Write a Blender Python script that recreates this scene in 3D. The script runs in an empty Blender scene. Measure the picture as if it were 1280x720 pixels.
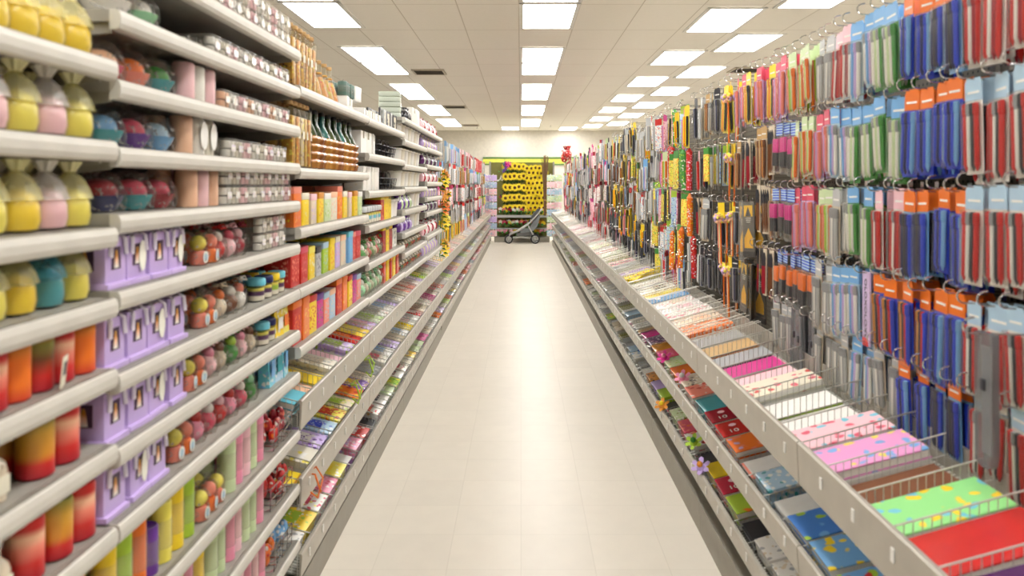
import bpy, bmesh, math, random
from mathutils import Vector, Matrix
R = random.Random(7)
PI = math.pi
sc = bpy.context.scene
COL = sc.collection

# ------------------------------------------------------------------ colours
def lin(c):
    return tuple(((v/255)/12.92 if v/255 <= .04045 else ((v/255+.055)/1.055)**2.4) for v in c)
PAL = {
 'white':(240,238,232),'cream':(232,226,205),'ivory':(236,230,214),'grey':(164,166,168),'silver':(190,192,192),'charcoal':(54,54,60),
 'black':(28,28,30),'red':(205,42,38),'crimson':(160,24,44),'orange':(240,120,34),'amber':(214,140,44),'yellow':(248,214,40),
 'lemon':(240,226,92),'lime':(172,206,60),'green':(72,150,64),'mint':(160,222,176),'teal':(66,160,170),'aqua':(112,200,220),
 'sky blue':(120,176,226),'blue':(40,70,206),'navy':(26,34,92),'lilac':(204,180,232),'lavender':(190,166,220),'purple':(104,54,150),
 'plum':(84,34,92),'magenta':(212,44,140),'pink':(240,150,178),'pale pink':(246,200,208),'rose':(222,84,110),'peach':(246,196,160),
 'salmon':(240,140,118),'brown':(120,72,40),'tan':(202,166,112),'gold':(210,160,60),'olive':(140,140,60),'pale green':(206,224,176),
 'pale blue':(176,206,226),'beige':(222,208,184),'pale lemon':(250,246,196)}
def C(n): return lin(PAL[n]) if isinstance(n, str) else lin(n)

# ------------------------------------------------------------------ materials
MC = {}
def nm(name):
    m = bpy.data.materials.new(name); m.use_nodes = True
    nt = m.node_tree; nt.nodes.clear()
    out = nt.nodes.new('ShaderNodeOutputMaterial')
    return m, nt, out
def N(nt, t, **kw):
    n = nt.nodes.new(t)
    for k, v in kw.items():
        if k in n.inputs: n.inputs[k].default_value = v
        else: setattr(n, k, v)
    return n
def L(nt, a, b): nt.links.new(a, b)
def bsdf(nt, out, col=(.8,.8,.8), rough=.5, metal=0., coat=0., **kw):
    b = nt.nodes.new('ShaderNodeBsdfPrincipled')
    b.inputs['Base Color'].default_value = (*col, 1); b.inputs['Roughness'].default_value = rough
    b.inputs['Metallic'].default_value = metal; b.inputs['Coat Weight'].default_value = coat
    L(nt, b.outputs[0], out.inputs[0]); return b
def plain(c, rough=.45, metal=0., coat=0.):
    """painted / plastic / paper surface with a faint mottling"""
    key = ('p', c if isinstance(c, str) else tuple(c), rough, metal, coat)
    if key in MC: return MC[key]
    m, nt, out = nm('paint_%s' % (c if isinstance(c, str) else '%d_%d_%d' % tuple(c)))
    b = bsdf(nt, out, C(c), rough, metal, coat)
    tc = N(nt, 'ShaderNodeTexCoord'); no = N(nt, 'ShaderNodeTexNoise', Scale=14., Detail=2.)
    L(nt, tc.outputs['Object'], no.inputs['Vector'])
    mx = N(nt, 'ShaderNodeMix', data_type='RGBA'); mx.inputs['A'].default_value = (*[v*.86 for v in C(c)], 1); mx.inputs['B'].default_value = (*[min(1, v*1.08) for v in C(c)], 1)
    L(nt, no.outputs['Fac'], mx.inputs['Factor']); L(nt, mx.outputs['Result'], b.inputs['Base Color'])
    MC[key] = m; return m
def printed(c1, c2, c3, scale=38., rough=.32):
    """printed card: coloured spots and blotches on a ground colour"""
    key = ('pr', c1, c2, c3, scale)
    if key in MC: return MC[key]
    m, nt, out = nm('print_%s_%s' % (c1, c2)); b = bsdf(nt, out, C(c1), rough, 0, .25)
    tc = N(nt, 'ShaderNodeTexCoord'); oi = N(nt, 'ShaderNodeObjectInfo')
    ad = N(nt, 'ShaderNodeVectorMath', operation='MULTIPLY_ADD'); ad.inputs[1].default_value = (1, 1, 1)
    L(nt, tc.outputs['Object'], ad.inputs[0])
    cm = N(nt, 'ShaderNodeCombineXYZ'); L(nt, oi.outputs['Random'], cm.inputs[0]); L(nt, oi.outputs['Random'], cm.inputs[1]); L(nt, cm.outputs[0], ad.inputs[2])
    nz = N(nt, 'ShaderNodeTexNoise', Scale=scale*.9, Detail=1.); L(nt, ad.outputs[0], nz.inputs['Vector'])
    dz = N(nt, 'ShaderNodeVectorMath', operation='MULTIPLY_ADD'); dz.inputs[1].default_value = (.9/scale,)*3; L(nt, nz.outputs['Color'], dz.inputs[0]); L(nt, ad.outputs[0], dz.inputs[2])
    vo = N(nt, 'ShaderNodeTexVoronoi', Scale=scale); L(nt, dz.outputs[0], vo.inputs['Vector'])
    rp = N(nt, 'ShaderNodeValToRGB'); rp.color_ramp.interpolation = 'EASE'
    rp.color_ramp.elements[0].position = .30; rp.color_ramp.elements[0].color = (1,1,1,1)
    rp.color_ramp.elements[1].position = .42; rp.color_ramp.elements[1].color = (0,0,0,1)
    L(nt, vo.outputs['Distance'], rp.inputs[0])
    sp = N(nt, 'ShaderNodeSeparateColor'); L(nt, vo.outputs['Color'], sp.inputs[0])
    gt = N(nt, 'ShaderNodeMath', operation='GREATER_THAN'); gt.inputs[1].default_value = .5; L(nt, sp.outputs[0], gt.inputs[0])
    m1 = N(nt, 'ShaderNodeMix', data_type='RGBA'); m1.inputs['A'].default_value = (*C(c2), 1); m1.inputs['B'].default_value = (*C(c3), 1); L(nt, gt.outputs[0], m1.inputs['Factor'])
    m2 = N(nt, 'ShaderNodeMix', data_type='RGBA'); m2.inputs['A'].default_value = (*C(c1), 1); L(nt, m1.outputs['Result'], m2.inputs['B']); L(nt, rp.outputs[0], m2.inputs['Factor'])
    L(nt, m2.outputs['Result'], b.inputs['Base Color']); MC[key] = m; return m
def gradient(*stops, rough=.4, key=None):
    k = ('g', stops)
    if k in MC: return MC[k]
    m, nt, out = nm('layered_wax'); b = bsdf(nt, out, (.5,.5,.5), rough, 0, .2)
    b.inputs['Subsurface Weight'].default_value = .0
    tc = N(nt, 'ShaderNodeTexCoord'); sx = N(nt, 'ShaderNodeSeparateXYZ'); L(nt, tc.outputs['Generated'], sx.inputs[0])
    rp = N(nt, 'ShaderNodeValToRGB'); el = rp.color_ramp.elements
    for i, (p, c) in enumerate(stops):
        e = el[i] if i < 2 else el.new(p)
        e.position = p; e.color = (*C(c), 1)
    L(nt, sx.outputs[2], rp.inputs[0]); L(nt, rp.outputs[0], b.inputs['Base Color']); MC[k] = m; return m
def film(tint='white', fac=.16, crumple=0., rough=.08):
    key = ('f', tint, fac, crumple)
    if key in MC: return MC[key]
    m, nt, out = nm('clear_film'); tr = N(nt, 'ShaderNodeBsdfTransparent'); tr.inputs[0].default_value = (*[.5+.5*v for v in C(tint)], 1)
    b = nt.nodes.new('ShaderNodeBsdfPrincipled'); b.inputs['Base Color'].default_value = (*C(tint), 1); b.inputs['Roughness'].default_value = rough
    b.inputs['Specular IOR Level'].default_value = .8
    mx = N(nt, 'ShaderNodeMixShader'); lw = N(nt, 'ShaderNodeLayerWeight', Blend=.35)
    ma = N(nt, 'ShaderNodeMath', operation='MULTIPLY_ADD'); ma.inputs[1].default_value = .2; ma.inputs[2].default_value = fac; ma.use_clamp = True
    L(nt, lw.outputs['Fresnel'], ma.inputs[0])
    if crumple:
        no = N(nt, 'ShaderNodeTexNoise', Scale=55., Detail=3., Distortion=1.5); tc = N(nt, 'ShaderNodeTexCoord'); L(nt, tc.outputs['Object'], no.inputs['Vector'])
        bp = N(nt, 'ShaderNodeBump', Strength=crumple, Distance=.02); L(nt, no.outputs['Fac'], bp.inputs['Height']); L(nt, bp.outputs[0], b.inputs['Normal'])
        pw = N(nt, 'ShaderNodeMath', operation='GREATER_THAN'); pw.inputs[1].default_value = .62; L(nt, no.outputs['Fac'], pw.inputs[0])
        m3 = N(nt, 'ShaderNodeMath', operation='MULTIPLY_ADD'); m3.inputs[1].default_value = .30; m3.use_clamp = True
        L(nt, pw.outputs[0], m3.inputs[0]); L(nt, ma.outputs[0], m3.inputs[2]); ma = m3
    L(nt, ma.outputs[0], mx.inputs[0]); L(nt, tr.outputs[0], mx.inputs[1]); L(nt, b.outputs[0], mx.inputs[2]); L(nt, mx.outputs[0], out.inputs[0])
    MC[key] = m; return m
def stripes(c1, c2, scale, axis=2, rough=.5):
    key = ('s', c1, c2, scale, axis)
    if key in MC: return MC[key]
    m, nt, out = nm('striped_paper'); b = bsdf(nt, out, C(c1), rough)
    tc = N(nt, 'ShaderNodeTexCoord'); sx = N(nt, 'ShaderNodeSeparateXYZ'); L(nt, tc.outputs['Object'], sx.inputs[0])
    mu = N(nt, 'ShaderNodeMath', operation='MULTIPLY'); mu.inputs[1].default_value = scale; L(nt, sx.outputs[axis], mu.inputs[0])
    fr = N(nt, 'ShaderNodeMath', operation='FRACT'); L(nt, mu.outputs[0], fr.inputs[0])
    gt = N(nt, 'ShaderNodeMath', operation='GREATER_THAN'); gt.inputs[1].default_value = .55; L(nt, fr.outputs[0], gt.inputs[0])
    mx = N(nt, 'ShaderNodeMix', data_type='RGBA'); mx.inputs['A'].default_value = (*C(c1), 1); mx.inputs['B'].default_value = (*C(c2), 1)
    L(nt, gt.outputs[0], mx.inputs['Factor']); L(nt, mx.outputs['Result'], b.inputs['Base Color']); MC[key] = m; return m
def emit(c, s):
    m, nt, out = nm('lit_diffuser'); e = N(nt, 'ShaderNodeEmission', Strength=s); e.inputs[0].default_value = (*c, 1); L(nt, e.outputs[0], out.inputs[0]); return m
def grid_mat(name, base, seam, px, py, w, ox=0., oy=0., rough=.5, mott=.06, coat=0., tilevar=.03, nscale=6.):
    """flat tiled surface: seams every px / py metres"""
    m, nt, out = nm(name); b = bsdf(nt, out, C(base), rough, 0, coat)
    ge = N(nt, 'ShaderNodeTexCoord'); sx = N(nt, 'ShaderNodeSeparateXYZ'); L(nt, ge.outputs['Object'], sx.inputs[0])
    def seamf(sock, p, o):
        a = N(nt, 'ShaderNodeMath', operation='MULTIPLY_ADD'); a.inputs[1].default_value = 1/p; a.inputs[2].default_value = 100-o/p; L(nt, sock, a.inputs[0])
        f = N(nt, 'ShaderNodeMath', operation='FRACT'); L(nt, a.outputs[0], f.inputs[0])
        g = N(nt, 'ShaderNodeMath', operation='LESS_THAN'); g.inputs[1].default_value = w/p; L(nt, f.outputs[0], g.inputs[0])
        fl = N(nt, 'ShaderNodeMath', operation='FLOOR'); L(nt, a.outputs[0], fl.inputs[0]); return g, fl
    gx, fx = seamf(sx.outputs[0], px, ox); gy, fy = seamf(sx.outputs[1], py, oy)
    mxx = N(nt, 'ShaderNodeMath', operation='MAXIMUM'); L(nt, gx.outputs[0], mxx.inputs[0]); L(nt, gy.outputs[0], mxx.inputs[1])
    cb = N(nt, 'ShaderNodeCombineXYZ'); L(nt, fx.outputs[0], cb.inputs[0]); L(nt, fy.outputs[0], cb.inputs[1])
    wn = N(nt, 'ShaderNodeTexWhiteNoise'); L(nt, cb.outputs[0], wn.inputs['Vector'])
    no = N(nt, 'ShaderNodeTexNoise', Scale=nscale, Detail=6.); L(nt, ge.outputs['Object'], no.inputs['Vector'])
    v = N(nt, 'ShaderNodeMath', operation='MULTIPLY_ADD'); v.inputs[1].default_value = tilevar*2; v.inputs[2].default_value = 1-tilevar-mott; L(nt, wn.outputs['Value'], v.inputs[0])
    v2 = N(nt, 'ShaderNodeMath', operation='MULTIPLY_ADD'); v2.inputs[1].default_value = mott*2; L(nt, no.outputs['Fac'], v2.inputs[0]); L(nt, v.outputs[0], v2.inputs[2])
    vm = N(nt, 'ShaderNodeVectorMath', operation='SCALE'); vm.inputs[0].default_value = C(base); L(nt, v2.outputs[0], vm.inputs['Scale'])
    mx = N(nt, 'ShaderNodeMix', data_type='RGBA'); L(nt, mxx.outputs[0], mx.inputs['Factor']); L(nt, vm.outputs[0], mx.inputs['A']); mx.inputs['B'].default_value = (*C(seam), 1)
    L(nt, mx.outputs['Result'], b.inputs['Base Color']); return m

SHELF = plain((206,202,192), .4); UNDER = plain((158,154,145), .55); PANEL = plain((92,88,78), .65)
LIP = plain((186,180,168), .34, .25); WIRE = plain((214,212,204), .3, .35); CHROME = plain((214,214,212), .16, .9)
KICK = plain((150,145,132), .45); FILM = film('white', .12); BUB = film('white', .035); CRUM = film('white', .03, 1.)
MESHF = stripes((120,118,108), (176,174,164), 55., 1)
PAGES = stripes((244,242,234), (214,210,200), 420., 2)

# ------------------------------------------------------------------ mesh builder
class MB:
    def __init__(s): s.v = []; s.f = []; s.m = []
    def add(s, vs, fs, mat=0):
        o = len(s.v); s.v += [tuple(v) for v in vs]; s.f += [tuple(i+o for i in f) for f in fs]; s.m += [mat]*len(fs); return s
    def box(s, c, d, mat=0, rot=None, b=0.):
        if b:
            bm = bmesh.new(); bmesh.ops.create_cube(bm, size=1); bmesh.ops.scale(bm, vec=d, verts=bm.verts)
            bmesh.ops.bevel(bm, geom=bm.edges[:], offset=b, segments=2, affect='EDGES', profile=.6)
            vs = [v.co.copy() for v in bm.verts]; fs = [[v.index for v in f.verts] for f in bm.faces]; bm.free()
        else:
            x, y, z = d[0]/2, d[1]/2, d[2]/2
            vs = [Vector(p) for p in ((-x,-y,-z),(x,-y,-z),(x,y,-z),(-x,y,-z),(-x,-y,z),(x,-y,z),(x,y,z),(-x,y,z))]
            fs = [(0,3,2,1),(4,5,6,7),(0,1,5,4),(1,2,6,5),(2,3,7,6),(3,0,4,7)]
        if rot is not None: vs = [rot @ v for v in vs]
        return s.add([v+Vector(c) for v in vs], fs, mat)
    def lathe(s, prof, n=16, c=(0,0,0), mat=0, ribs=0, rib=.0, rot=None):
        vs, fs = [], []
        for r, z in prof:
            for i in range(n):
                a = 2*PI*i/n; rr = r*(1+(rib*math.cos(ribs*a) if ribs else 0))
                p = Vector((rr*math.cos(a), rr*math.sin(a), z))
                if rot is not None: p = rot @ p
                vs.append(p+Vector(c))
        for k in range(len(prof)-1):
            for i in range(n):
                j = (i+1) % n; fs.append((k*n+i, k*n+j, (k+1)*n+j, (k+1)*n+i))
        if prof[0][0] > 1e-5: fs.append(tuple(reversed(range(n))))
        if prof[-1][0] > 1e-5: fs.append(tuple(range((len(prof)-1)*n, len(prof)*n)))
        return s.add(vs, fs, mat)
    def ball(s, c, r, n=12, k=8, sc3=(1,1,1), mat=0):
        o = len(s.v)
        s.lathe([(r*math.sin(PI*i/k)+(1e-6 if i in (0, k) else 0), -r*math.cos(PI*i/k)) for i in range(k+1)], n, (0,0,0), mat)
        for i in range(o, len(s.v)): s.v[i] = (s.v[i][0]*sc3[0]+c[0], s.v[i][1]*sc3[1]+c[1], s.v[i][2]*sc3[2]+c[2])
        return s
    def tube(s, pts, r, n=6, mat=0, r1=None, caps=True):
        pts = [Vector(p) for p in pts]; vs, fs = [], []; k = len(pts)
        for i, p in enumerate(pts):
            d = (pts[min(i+1, k-1)]-pts[max(i-1, 0)]).normalized()
            u = d.cross(Vector((0,0,1)) if abs(d.z) < .9 else Vector((1,0,0))).normalized(); w = d.cross(u)
            rr = r if r1 is None else r+(r1-r)*i/(k-1)
            for j in range(n):
                a = 2*PI*j/n; vs.append(p+u*rr*math.cos(a)+w*rr*math.sin(a))
        for i in range(k-1):
            for j in range(n):
                q = (j+1) % n; fs.append((i*n+j, (i+1)*n+j, (i+1)*n+q, i*n+q))
        if caps: fs += [tuple(range(n)), tuple(reversed(range((k-1)*n, k*n)))]
        return s.add(vs, fs, mat)
    def prism(s, poly, a0, a1, axis='x', mat=0):
        """polygon in the two other axes, extruded along axis"""
        n = len(poly); f = {'x': lambda p, a: (a, p[0], p[1]), 'y': lambda p, a: (p[0], a, p[1]), 'z': lambda p, a: (p[0], p[1], a)}[axis]
        vs = [f(p, a0) for p in poly]+[f(p, a1) for p in poly]
        fs = [tuple(reversed(range(n))), tuple(range(n, 2*n))]+[(i, (i+1) % n, n+(i+1) % n, n+i) for i in range(n)]
        return s.add(vs, fs, mat)
    def flip(s):   # mirror in x
        s.v = [(-x, y, z) for x, y, z in s.v]; s.f = [tuple(reversed(f)) for f in s.f]; return s
    def mesh(s, name, *mats, smooth=True):
        me = bpy.data.meshes.new(name); me.from_pydata(s.v, [], s.f)
        for m in mats: me.materials.append(m)
        me.polygons.foreach_set('material_index', s.m)
        bm = bmesh.new(); bm.from_mesh(me); bmesh.ops.recalc_face_normals(bm, faces=bm.faces); bm.to_mesh(me); bm.free()
        if smooth:
            me.polygons.foreach_set('use_smooth', [True]*len(me.polygons)); me.set_sharp_from_angle(angle=math.radians(38))
        me.update(); return me

# ------------------------------------------------------------------ things, parts, labels
USED = {}
def tag(o, label, cat, group=None, kind=None):
    n = len(label.split())
    if not 4 <= n <= 16: print('LABEL LENGTH', n, label)
    if label in USED and not (group and USED[label] == group): print('SAME LABEL', label)
    USED[label] = group
    o['label'] = label; o['category'] = cat
    if group: o['group'] = group
    if kind: o['kind'] = kind
def link(name, data, parent=None):
    o = bpy.data.objects.new(name, data); COL.objects.link(o)
    if parent: o.parent = parent
    return o
def struct(name, mb, mat):
    o = link(name, mb.mesh(name, mat) if isinstance(mb, MB) else mb); o['kind'] = 'structure'; return o
PC = {}; FIRST = {}
def place(fn, args, loc, rot, name, label, cat, group=None, scale=1.):
    """fn(*args) -> list of parts (name, mesh, [sub-parts (name, mesh)], label or None); the first is built, later ones are copies"""
    key = (fn.__name__, args)
    if key not in FIRST:
        parts = fn(*args)
        if len(parts) == 1 and not parts[0][2]:
            root = link(name, parts[0][1])
        else:
            root = link(name, None); root.empty_display_size = .05
            for p in parts:
                o = link(p[0], p[1], root)
                if len(p) > 3 and p[3]: o['label'] = p[3]
                for q in p[2]: link(q[0], q[1], o)
        FIRST[key] = root
    else:
        src = FIRST[key]; root = src.copy(); COL.objects.link(root)
        for k in ('label', 'category', 'group', 'kind'):
            if k in root: del root[k]
        for ch in src.children:
            c = ch.copy(); COL.objects.link(c); c.parent = root
            for g in ch.children:
                d = g.copy(); COL.objects.link(d); d.parent = c
    root.location = loc; root.rotation_euler = rot if isinstance(rot, tuple) else (0, 0, rot); root.scale = (scale,)*3
    tag(root, label, cat, group); return root
ORD = 'zeroth first second third fourth fifth sixth seventh eighth ninth tenth eleventh twelfth thirteenth fourteenth fifteenth sixteenth seventeenth eighteenth nineteenth twentieth'.split()
def od(i):
    if i <= 20: return ORD[i]
    t = ['', '', 'twenty', 'thirty', 'forty', 'fifty', 'sixty', 'seventy', 'eighty', 'ninety'][i//10]
    return t+('-'+ORD[i % 10] if i % 10 else 'th') if i % 10 else t[:-1]+'ieth'

# ------------------------------------------------------------------ camera
H, CH = 1.58, 3.35
cam = bpy.data.cameras.new('camera'); co = link('camera', cam); co.location = (0, 0, H); co.rotation_euler = (PI/2, 0, 0)
cam.sensor_width = 36; cam.lens = 930/1280*36; cam.shift_x = -11/1280; cam.shift_y = -130/1280
cam.dof.use_dof = True; cam.dof.focus_distance = 7.5; cam.dof.aperture_fstop = 3.4
cam.clip_start = .02; sc.camera = co

# ------------------------------------------------------------------ room
floor_m = grid_mat('vinyl_tile', (222,215,202), (203,196,182), .3048, .3048, .002, rough=.36, mott=.05, coat=.0, tilevar=.018, nscale=9.)
ceil_m = grid_mat('ceiling_tile', (246,241,231), (214,206,192), .61, 1.22, .012, ox=-.027, oy=.0, rough=.85, mott=.03, tilevar=.012, nscale=30.)
wall_m = plain((222,216,204), .8)
X0, X1, Y0, Y1 = -7., 7., -4.5, 24.6
struct('floor', MB().box(((X0+X1)/2, (Y0+Y1)/2, -.05), (X1-X0, Y1-Y0, .1)), floor_m)
struct('ceiling', MB().box(((X0+X1)/2, (Y0+Y1)/2, CH+.05), (X1-X0, Y1-Y0, .1)), ceil_m)
struct('wall_back', MB().box((0, Y1+.05, CH/2), (X1-X0+.2, .1, CH)), wall_m)
struct('wall_front', MB().box((0, Y0-.05, CH/2), (X1-X0+.2, .1, CH)), wall_m)
struct('wall_left', MB().box((X0-.05, (Y0+Y1)/2, CH/2), (.1, Y1-Y0, CH)), wall_m)
struct('wall_right', MB().box((X1+.05, (Y0+Y1)/2, CH/2), (.1, Y1-Y0, CH)), wall_m)
for i, (z, h, c) in enumerate(((2.33, .15, (214,218,88)), (2.445, .05, (96,130,70)), (2.225, .045, (110,140,80)))):
    struct('trim_%d' % (i+1), MB().box((.55, Y1-.02-.003*i, z), (3.6, .04, h)), plain(c, .6))

# ceiling lights: 2 x 4 ft recessed panels
lit = emit((1., .98, .945), 9.5)
def make_panel():
    f = MB(); w, l = .60, 1.20
    for s in (-1, 1): f.box((s*(w/2-.02), 0, -.004), (.04, l, .012)); f.box((0, s*(l/2-.02), -.004), (w, .04, .012))
    d = MB().box((0, 0, -.002), (w-.08, l-.08, .006))
    return [('diffuser', d.mesh('diffuser', lit, smooth=False), []), ('frame', f.mesh('frame', plain('white', .5), smooth=False), [])]
def panel(x, y, label): place(make_panel, (), (x, y, CH-.008), 0, 'ceiling_light', 'lit white ceiling light panel, '+label, 'ceiling light', 'fluorescent ceiling panels')
n = 0
for y0 in (-1.2, 2.4, 6.0, 9.56, 13.1, 16.65, 20.25):
    for k in (0, 1):
        n += 1
        panel(.285, y0+.61+k*1.225, '%s from camera in middle row' % od(n)); panel(-2.05, y0+.55+k*1.225, '%s from camera in row above shelf rack' % od(n))
for i, y0 in enumerate((.1, 2.55, 4.97, 7.42, 9.8, 12.2, 14.65, 17.1, 19.55, 22.0)): panel(2.17, y0+.6, '%s from camera in row right of middle' % od(i+1))
for i, y0 in enumerate((1.4, 3.8, 6.25, 8.7, 11.12, 13.55, 16.0, 18.5, 21.1)): panel(2.82, y0+.6, '%s from camera in outermost row over pegboards' % od(i+1))
panel(-.33, 23.6, 'close to back wall left of middle row'); panel(1.5, 23.7, 'close to back wall right of middle row')
def make_vent():
    f = MB(); w, l = .5, .5
    for s in (-1, 1): f.box((s*(w/2-.015), 0, 0), (.03, l, .02)); f.box((0, s*(l/2-.015), 0), (w, .03, .02))
    g = MB()
    for i in range(9): g.box((0, -.2+i*.05, .002), (w-.04, .03, .004), rot=Matrix.Rotation(.6, 3, 'X'))
    return [('frame', f.mesh('frame', plain((196,186,168), .5), smooth=False), []), ('grille', g.mesh('grille', plain((96,90,80), .6), smooth=False), [])]
for x, y, w in ((-1.44, 11.7, 'nearest of three by shelf rack'), (-1.5, 17., 'middle of three by shelf rack'), (-1.5, 22.3, 'farthest of three by shelf rack'), (3.5, 11.5, 'above right pegboard')):
    place(make_vent, (), (x, y, CH-.012), 0, 'ceiling_vent', 'grey louvred ceiling vent, '+w, 'vent', 'ceiling vents')
def make_sprinkler():
    return [('stem', MB().tube([(0,0,.05),(0,0,0)], .012, 8).mesh('stem', CHROME), []), ('deflector', MB().lathe([(.04, -.004), (.03, .002)], 12).mesh('deflector', CHROME), [])]
for i, (x, y) in enumerate(((.55, 17.6), (.9, 22.5), (-1.35, 23.))): place(make_sprinkler, (), (x, y, CH-.05), 0, 'sprinkler', 'small chrome ceiling sprinkler, %s from camera' % od(i+1), 'sprinkler', 'ceiling sprinklers')

# ------------------------------------------------------------------ racks
BW = 1.22
YA = .26                                              # where the first left bay starts
SX = .805                                             # shelf front
BAYN = ['nearest', 'second', 'third', 'fourth', 'fifth', 'sixth']
SHELVES = [[1.825,1.665,1.495,1.355,1.215,1.065,.90,.74,.56,.36],
           [2.065,1.93,1.79,1.655,1.52,1.365,1.20,1.052,.90,.69,.495,.29],
           [1.94,1.64,1.42,1.20,.985],
           [1.935,1.745,1.545,1.36,1.16,.975],
           [2.045,1.89,1.72,1.56,1.40,1.24,1.10,.965],
           [2.045,1.90,1.75,1.60,1.465,1.335,1.13,.955]]
def make_bay(low, top, bx):
    """shelving bay frame on the left rack: local y 0..BW, back at -bx"""
    p = MB().box((-bx-.01, BW/2, (low+top)/2), (.02, BW-.03, top-low))
    b = MB().box((-(bx+.82)/2+.0, BW/2, .06), (bx-.80, BW-.004, .12))
    out = [('back_panel', p.mesh('back_panel', PANEL, smooth=False), []), ('base', b.mesh('base', KICK, smooth=False), [])]
    for y in (.0, BW):
        u = MB().box((-bx-.012, y, top/2), (.05, .028, top))
        out.append(('upright', u.mesh('upright', UNDER, smooth=False), []))
    return out
def make_shelf():
    d = MB().box((-(SX+1.2)/2, BW/2, -.012), (1.2-SX, BW-.012, .024)).mesh('deck', UNDER, smooth=False)
    r = MB().prism([(-SX-.002, .0), (-SX+.004, -.004), (-SX+.007, -.014), (-SX+.007, -.028), (-SX+.003, -.038), (-SX-.004, -.041), (-SX-.016, -.041), (-SX-.016, .0)], .004, BW-.004, 'y')
    out = [('deck', d, []), ('price_rail', r.mesh('price_rail', SHELF, smooth=False), [])]
    for y in (.02, BW-.02):
        k = MB().prism([(-1.2, -.024), (-SX-.02, -.024), (-SX-.02, -.045), (-1.2, -.085)], y-.003, y+.003, 'y')
        out.append(('bracket', k.mesh('bracket', UNDER, smooth=False), []))
    return out
for k in range(6):
    top = SHELVES[k][0]-.03
    place(make_bay, (.12, top, 1.2), (0, YA+k*BW, 0), 0, 'shelving_bay', 'grey metal shelving frame behind the %s candle and gift bay' % BAYN[k], 'shelving', 'left shelving frames')
    for j, z in enumerate(SHELVES[k]):
        place(make_shelf, (), (0, YA+k*BW, z), 0, 'shelf', 'white metal shelf with rounded price rail, %s down, %s left bay' % (od(j+1), BAYN[k]), 'shelf', 'white shelves of the left rack')

# ------------------------------------------------------------------ products of the left shelves (front faces +x, base at z 0)
def M(mb, name, *mats, **k): return mb.mesh(name, *mats, **k)
def jar(c, cap):
    j = MB().lathe([(.02,0),(.033,.004),(.036,.02),(.0345,.048),(.03,.058)], 18)
    w = MB().lathe([(.02,.003),(.030,.006),(.034,.022),(.0325,.046),(.026,.062),(.014,.072),(.0,.075)], 18)
    s = MB().lathe([(.037,.054),(.033,.07),(.024,.088),(.012,.1),(.008,.104)], 18, ribs=9, rib=.05)
    t = MB().lathe([(.008,.103),(.011,.108),(.019,.122),(.016,.123)], 14, ribs=7, rib=.2)
    return [('wax', M(w,'wax',plain(c,.35,0,.4)), []), ('jar', M(j,'jar',film('white',.03)), []), ('wrapper', M(s,'wrapper',film(cap,.3,.3)), [('tie', M(t,'tie',plain(cap,.5)))])]
def layered(kind):
    st = {'red':((0.,'crimson'),(.3,'red'),(.55,'salmon'),(.72,'peach'),(.85,'red'),(1.,'red')),
          'amber':((0.,'crimson'),(.25,'red'),(.4,'amber'),(.75,'gold'),(1.,'olive')),
          'orange':((0.,'red'),(.3,'orange'),(.7,'orange'),(1.,'amber')),
          'brown':((0.,'crimson'),(.3,'red'),(.6,'brown'),(.85,'olive'),(1.,'gold'))}[kind]
    b = MB().lathe([(.021,0),(.026,.004),(.0255,.03),(.026,.082),(.0245,.088),(.018,.089),(.014,.084),(.0,.083)], 20)
    w = MB().tube([(0,0,.083),(.001,0,.091),(.003,.001,.097)], .0012, 5)
    return [('wax', M(b,'wax',gradient(*st)), []), ('wick', M(w,'wick',plain('charcoal',.8)), [])]
def bottle(c):
    g = MB().lathe([(.016,0),(.022,.003),(.023,.05),(.02,.062),(.009,.074),(.009,.09)], 16)
    k = MB().lathe([(.011,.088),(.012,.093),(.0115,.108),(.006,.111)], 14)
    l = MB().prism([(-.012,.015),(.012,.015),(.012,.045),(-.012,.045)], .0228, .0236, 'x')
    return [('glass', M(g,'glass',plain(c,.25,0,.3)), []), ('cap', M(k,'cap',plain('silver',.3,.5)), []), ('paper_label', M(l,'paper_label',plain('cream',.7)), [])]
def bowl(c, c2):
    b = MB().lathe([(.02,0),(.032,.003),(.046,.025),(.05,.036),(.046,.036),(.03,.012),(.0,.010)], 18)
    f = MB().ball((0,0,.042), .034, 14, 8, (1.1,1.1,.85))
    w = MB().lathe([(.05,.002),(.056,.022),(.052,.05),(.034,.08),(.012,.09),(.007,.093),(.02,.105)], 20, ribs=7, rib=.07)
    return [('bowl', M(b,'bowl',plain(c,.25,0,.4)), []), ('filling', M(f,'filling',plain(c2,.5)), []), ('cellophane', M(w,'cellophane',CRUM), [])]
def pillar(c, tagged):
    b = MB().lathe([(.024,0),(.027,.002),(.027,.092),(.024,.096),(.0,.094)], 20)
    w = MB().lathe([(.0285,0),(.029,.05),(.0285,.1),(.02,.101)], 20)
    out = [('wax', M(b,'wax',plain(c,.45)), []), ('wrapper', M(w,'wrapper',film('white',.08)), [])]
    if tagged:
        t = MB().prism([(.018*math.cos(a), .05+.036*math.sin(a)) for a in [2*PI*i/20 for i in range(20)]], .0295, .031, 'x')
        out.append(('oval_tag', M(t,'oval_tag',plain('white',.6)), []))
    return out
def clear_pack(c, n):
    w, h = .062, .055
    bx = MB().box((0,0,h/2), (.07,w,h), b=.003)
    out = [('box', M(bx,'box',film('white',.1)), [])]
    for i in range(n):
        for k in range(2):
            t = MB().lathe([(.012,0),(.0135,.002),(.0135,.02),(.006,.0215),(.0,.021)], 12, c=(.018, (i-(n-1)/2)*.029, .003+k*.025))
            out.append(('candle', M(t,'candle',plain(c,.5)), []))
    t = MB().box((.0356,0,h*.5), (.0006,w*.5,h*.35)); out.append(('paper_label', M(t,'paper_label',printed('white','lilac','tan',160.)), []))
    return out
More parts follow.
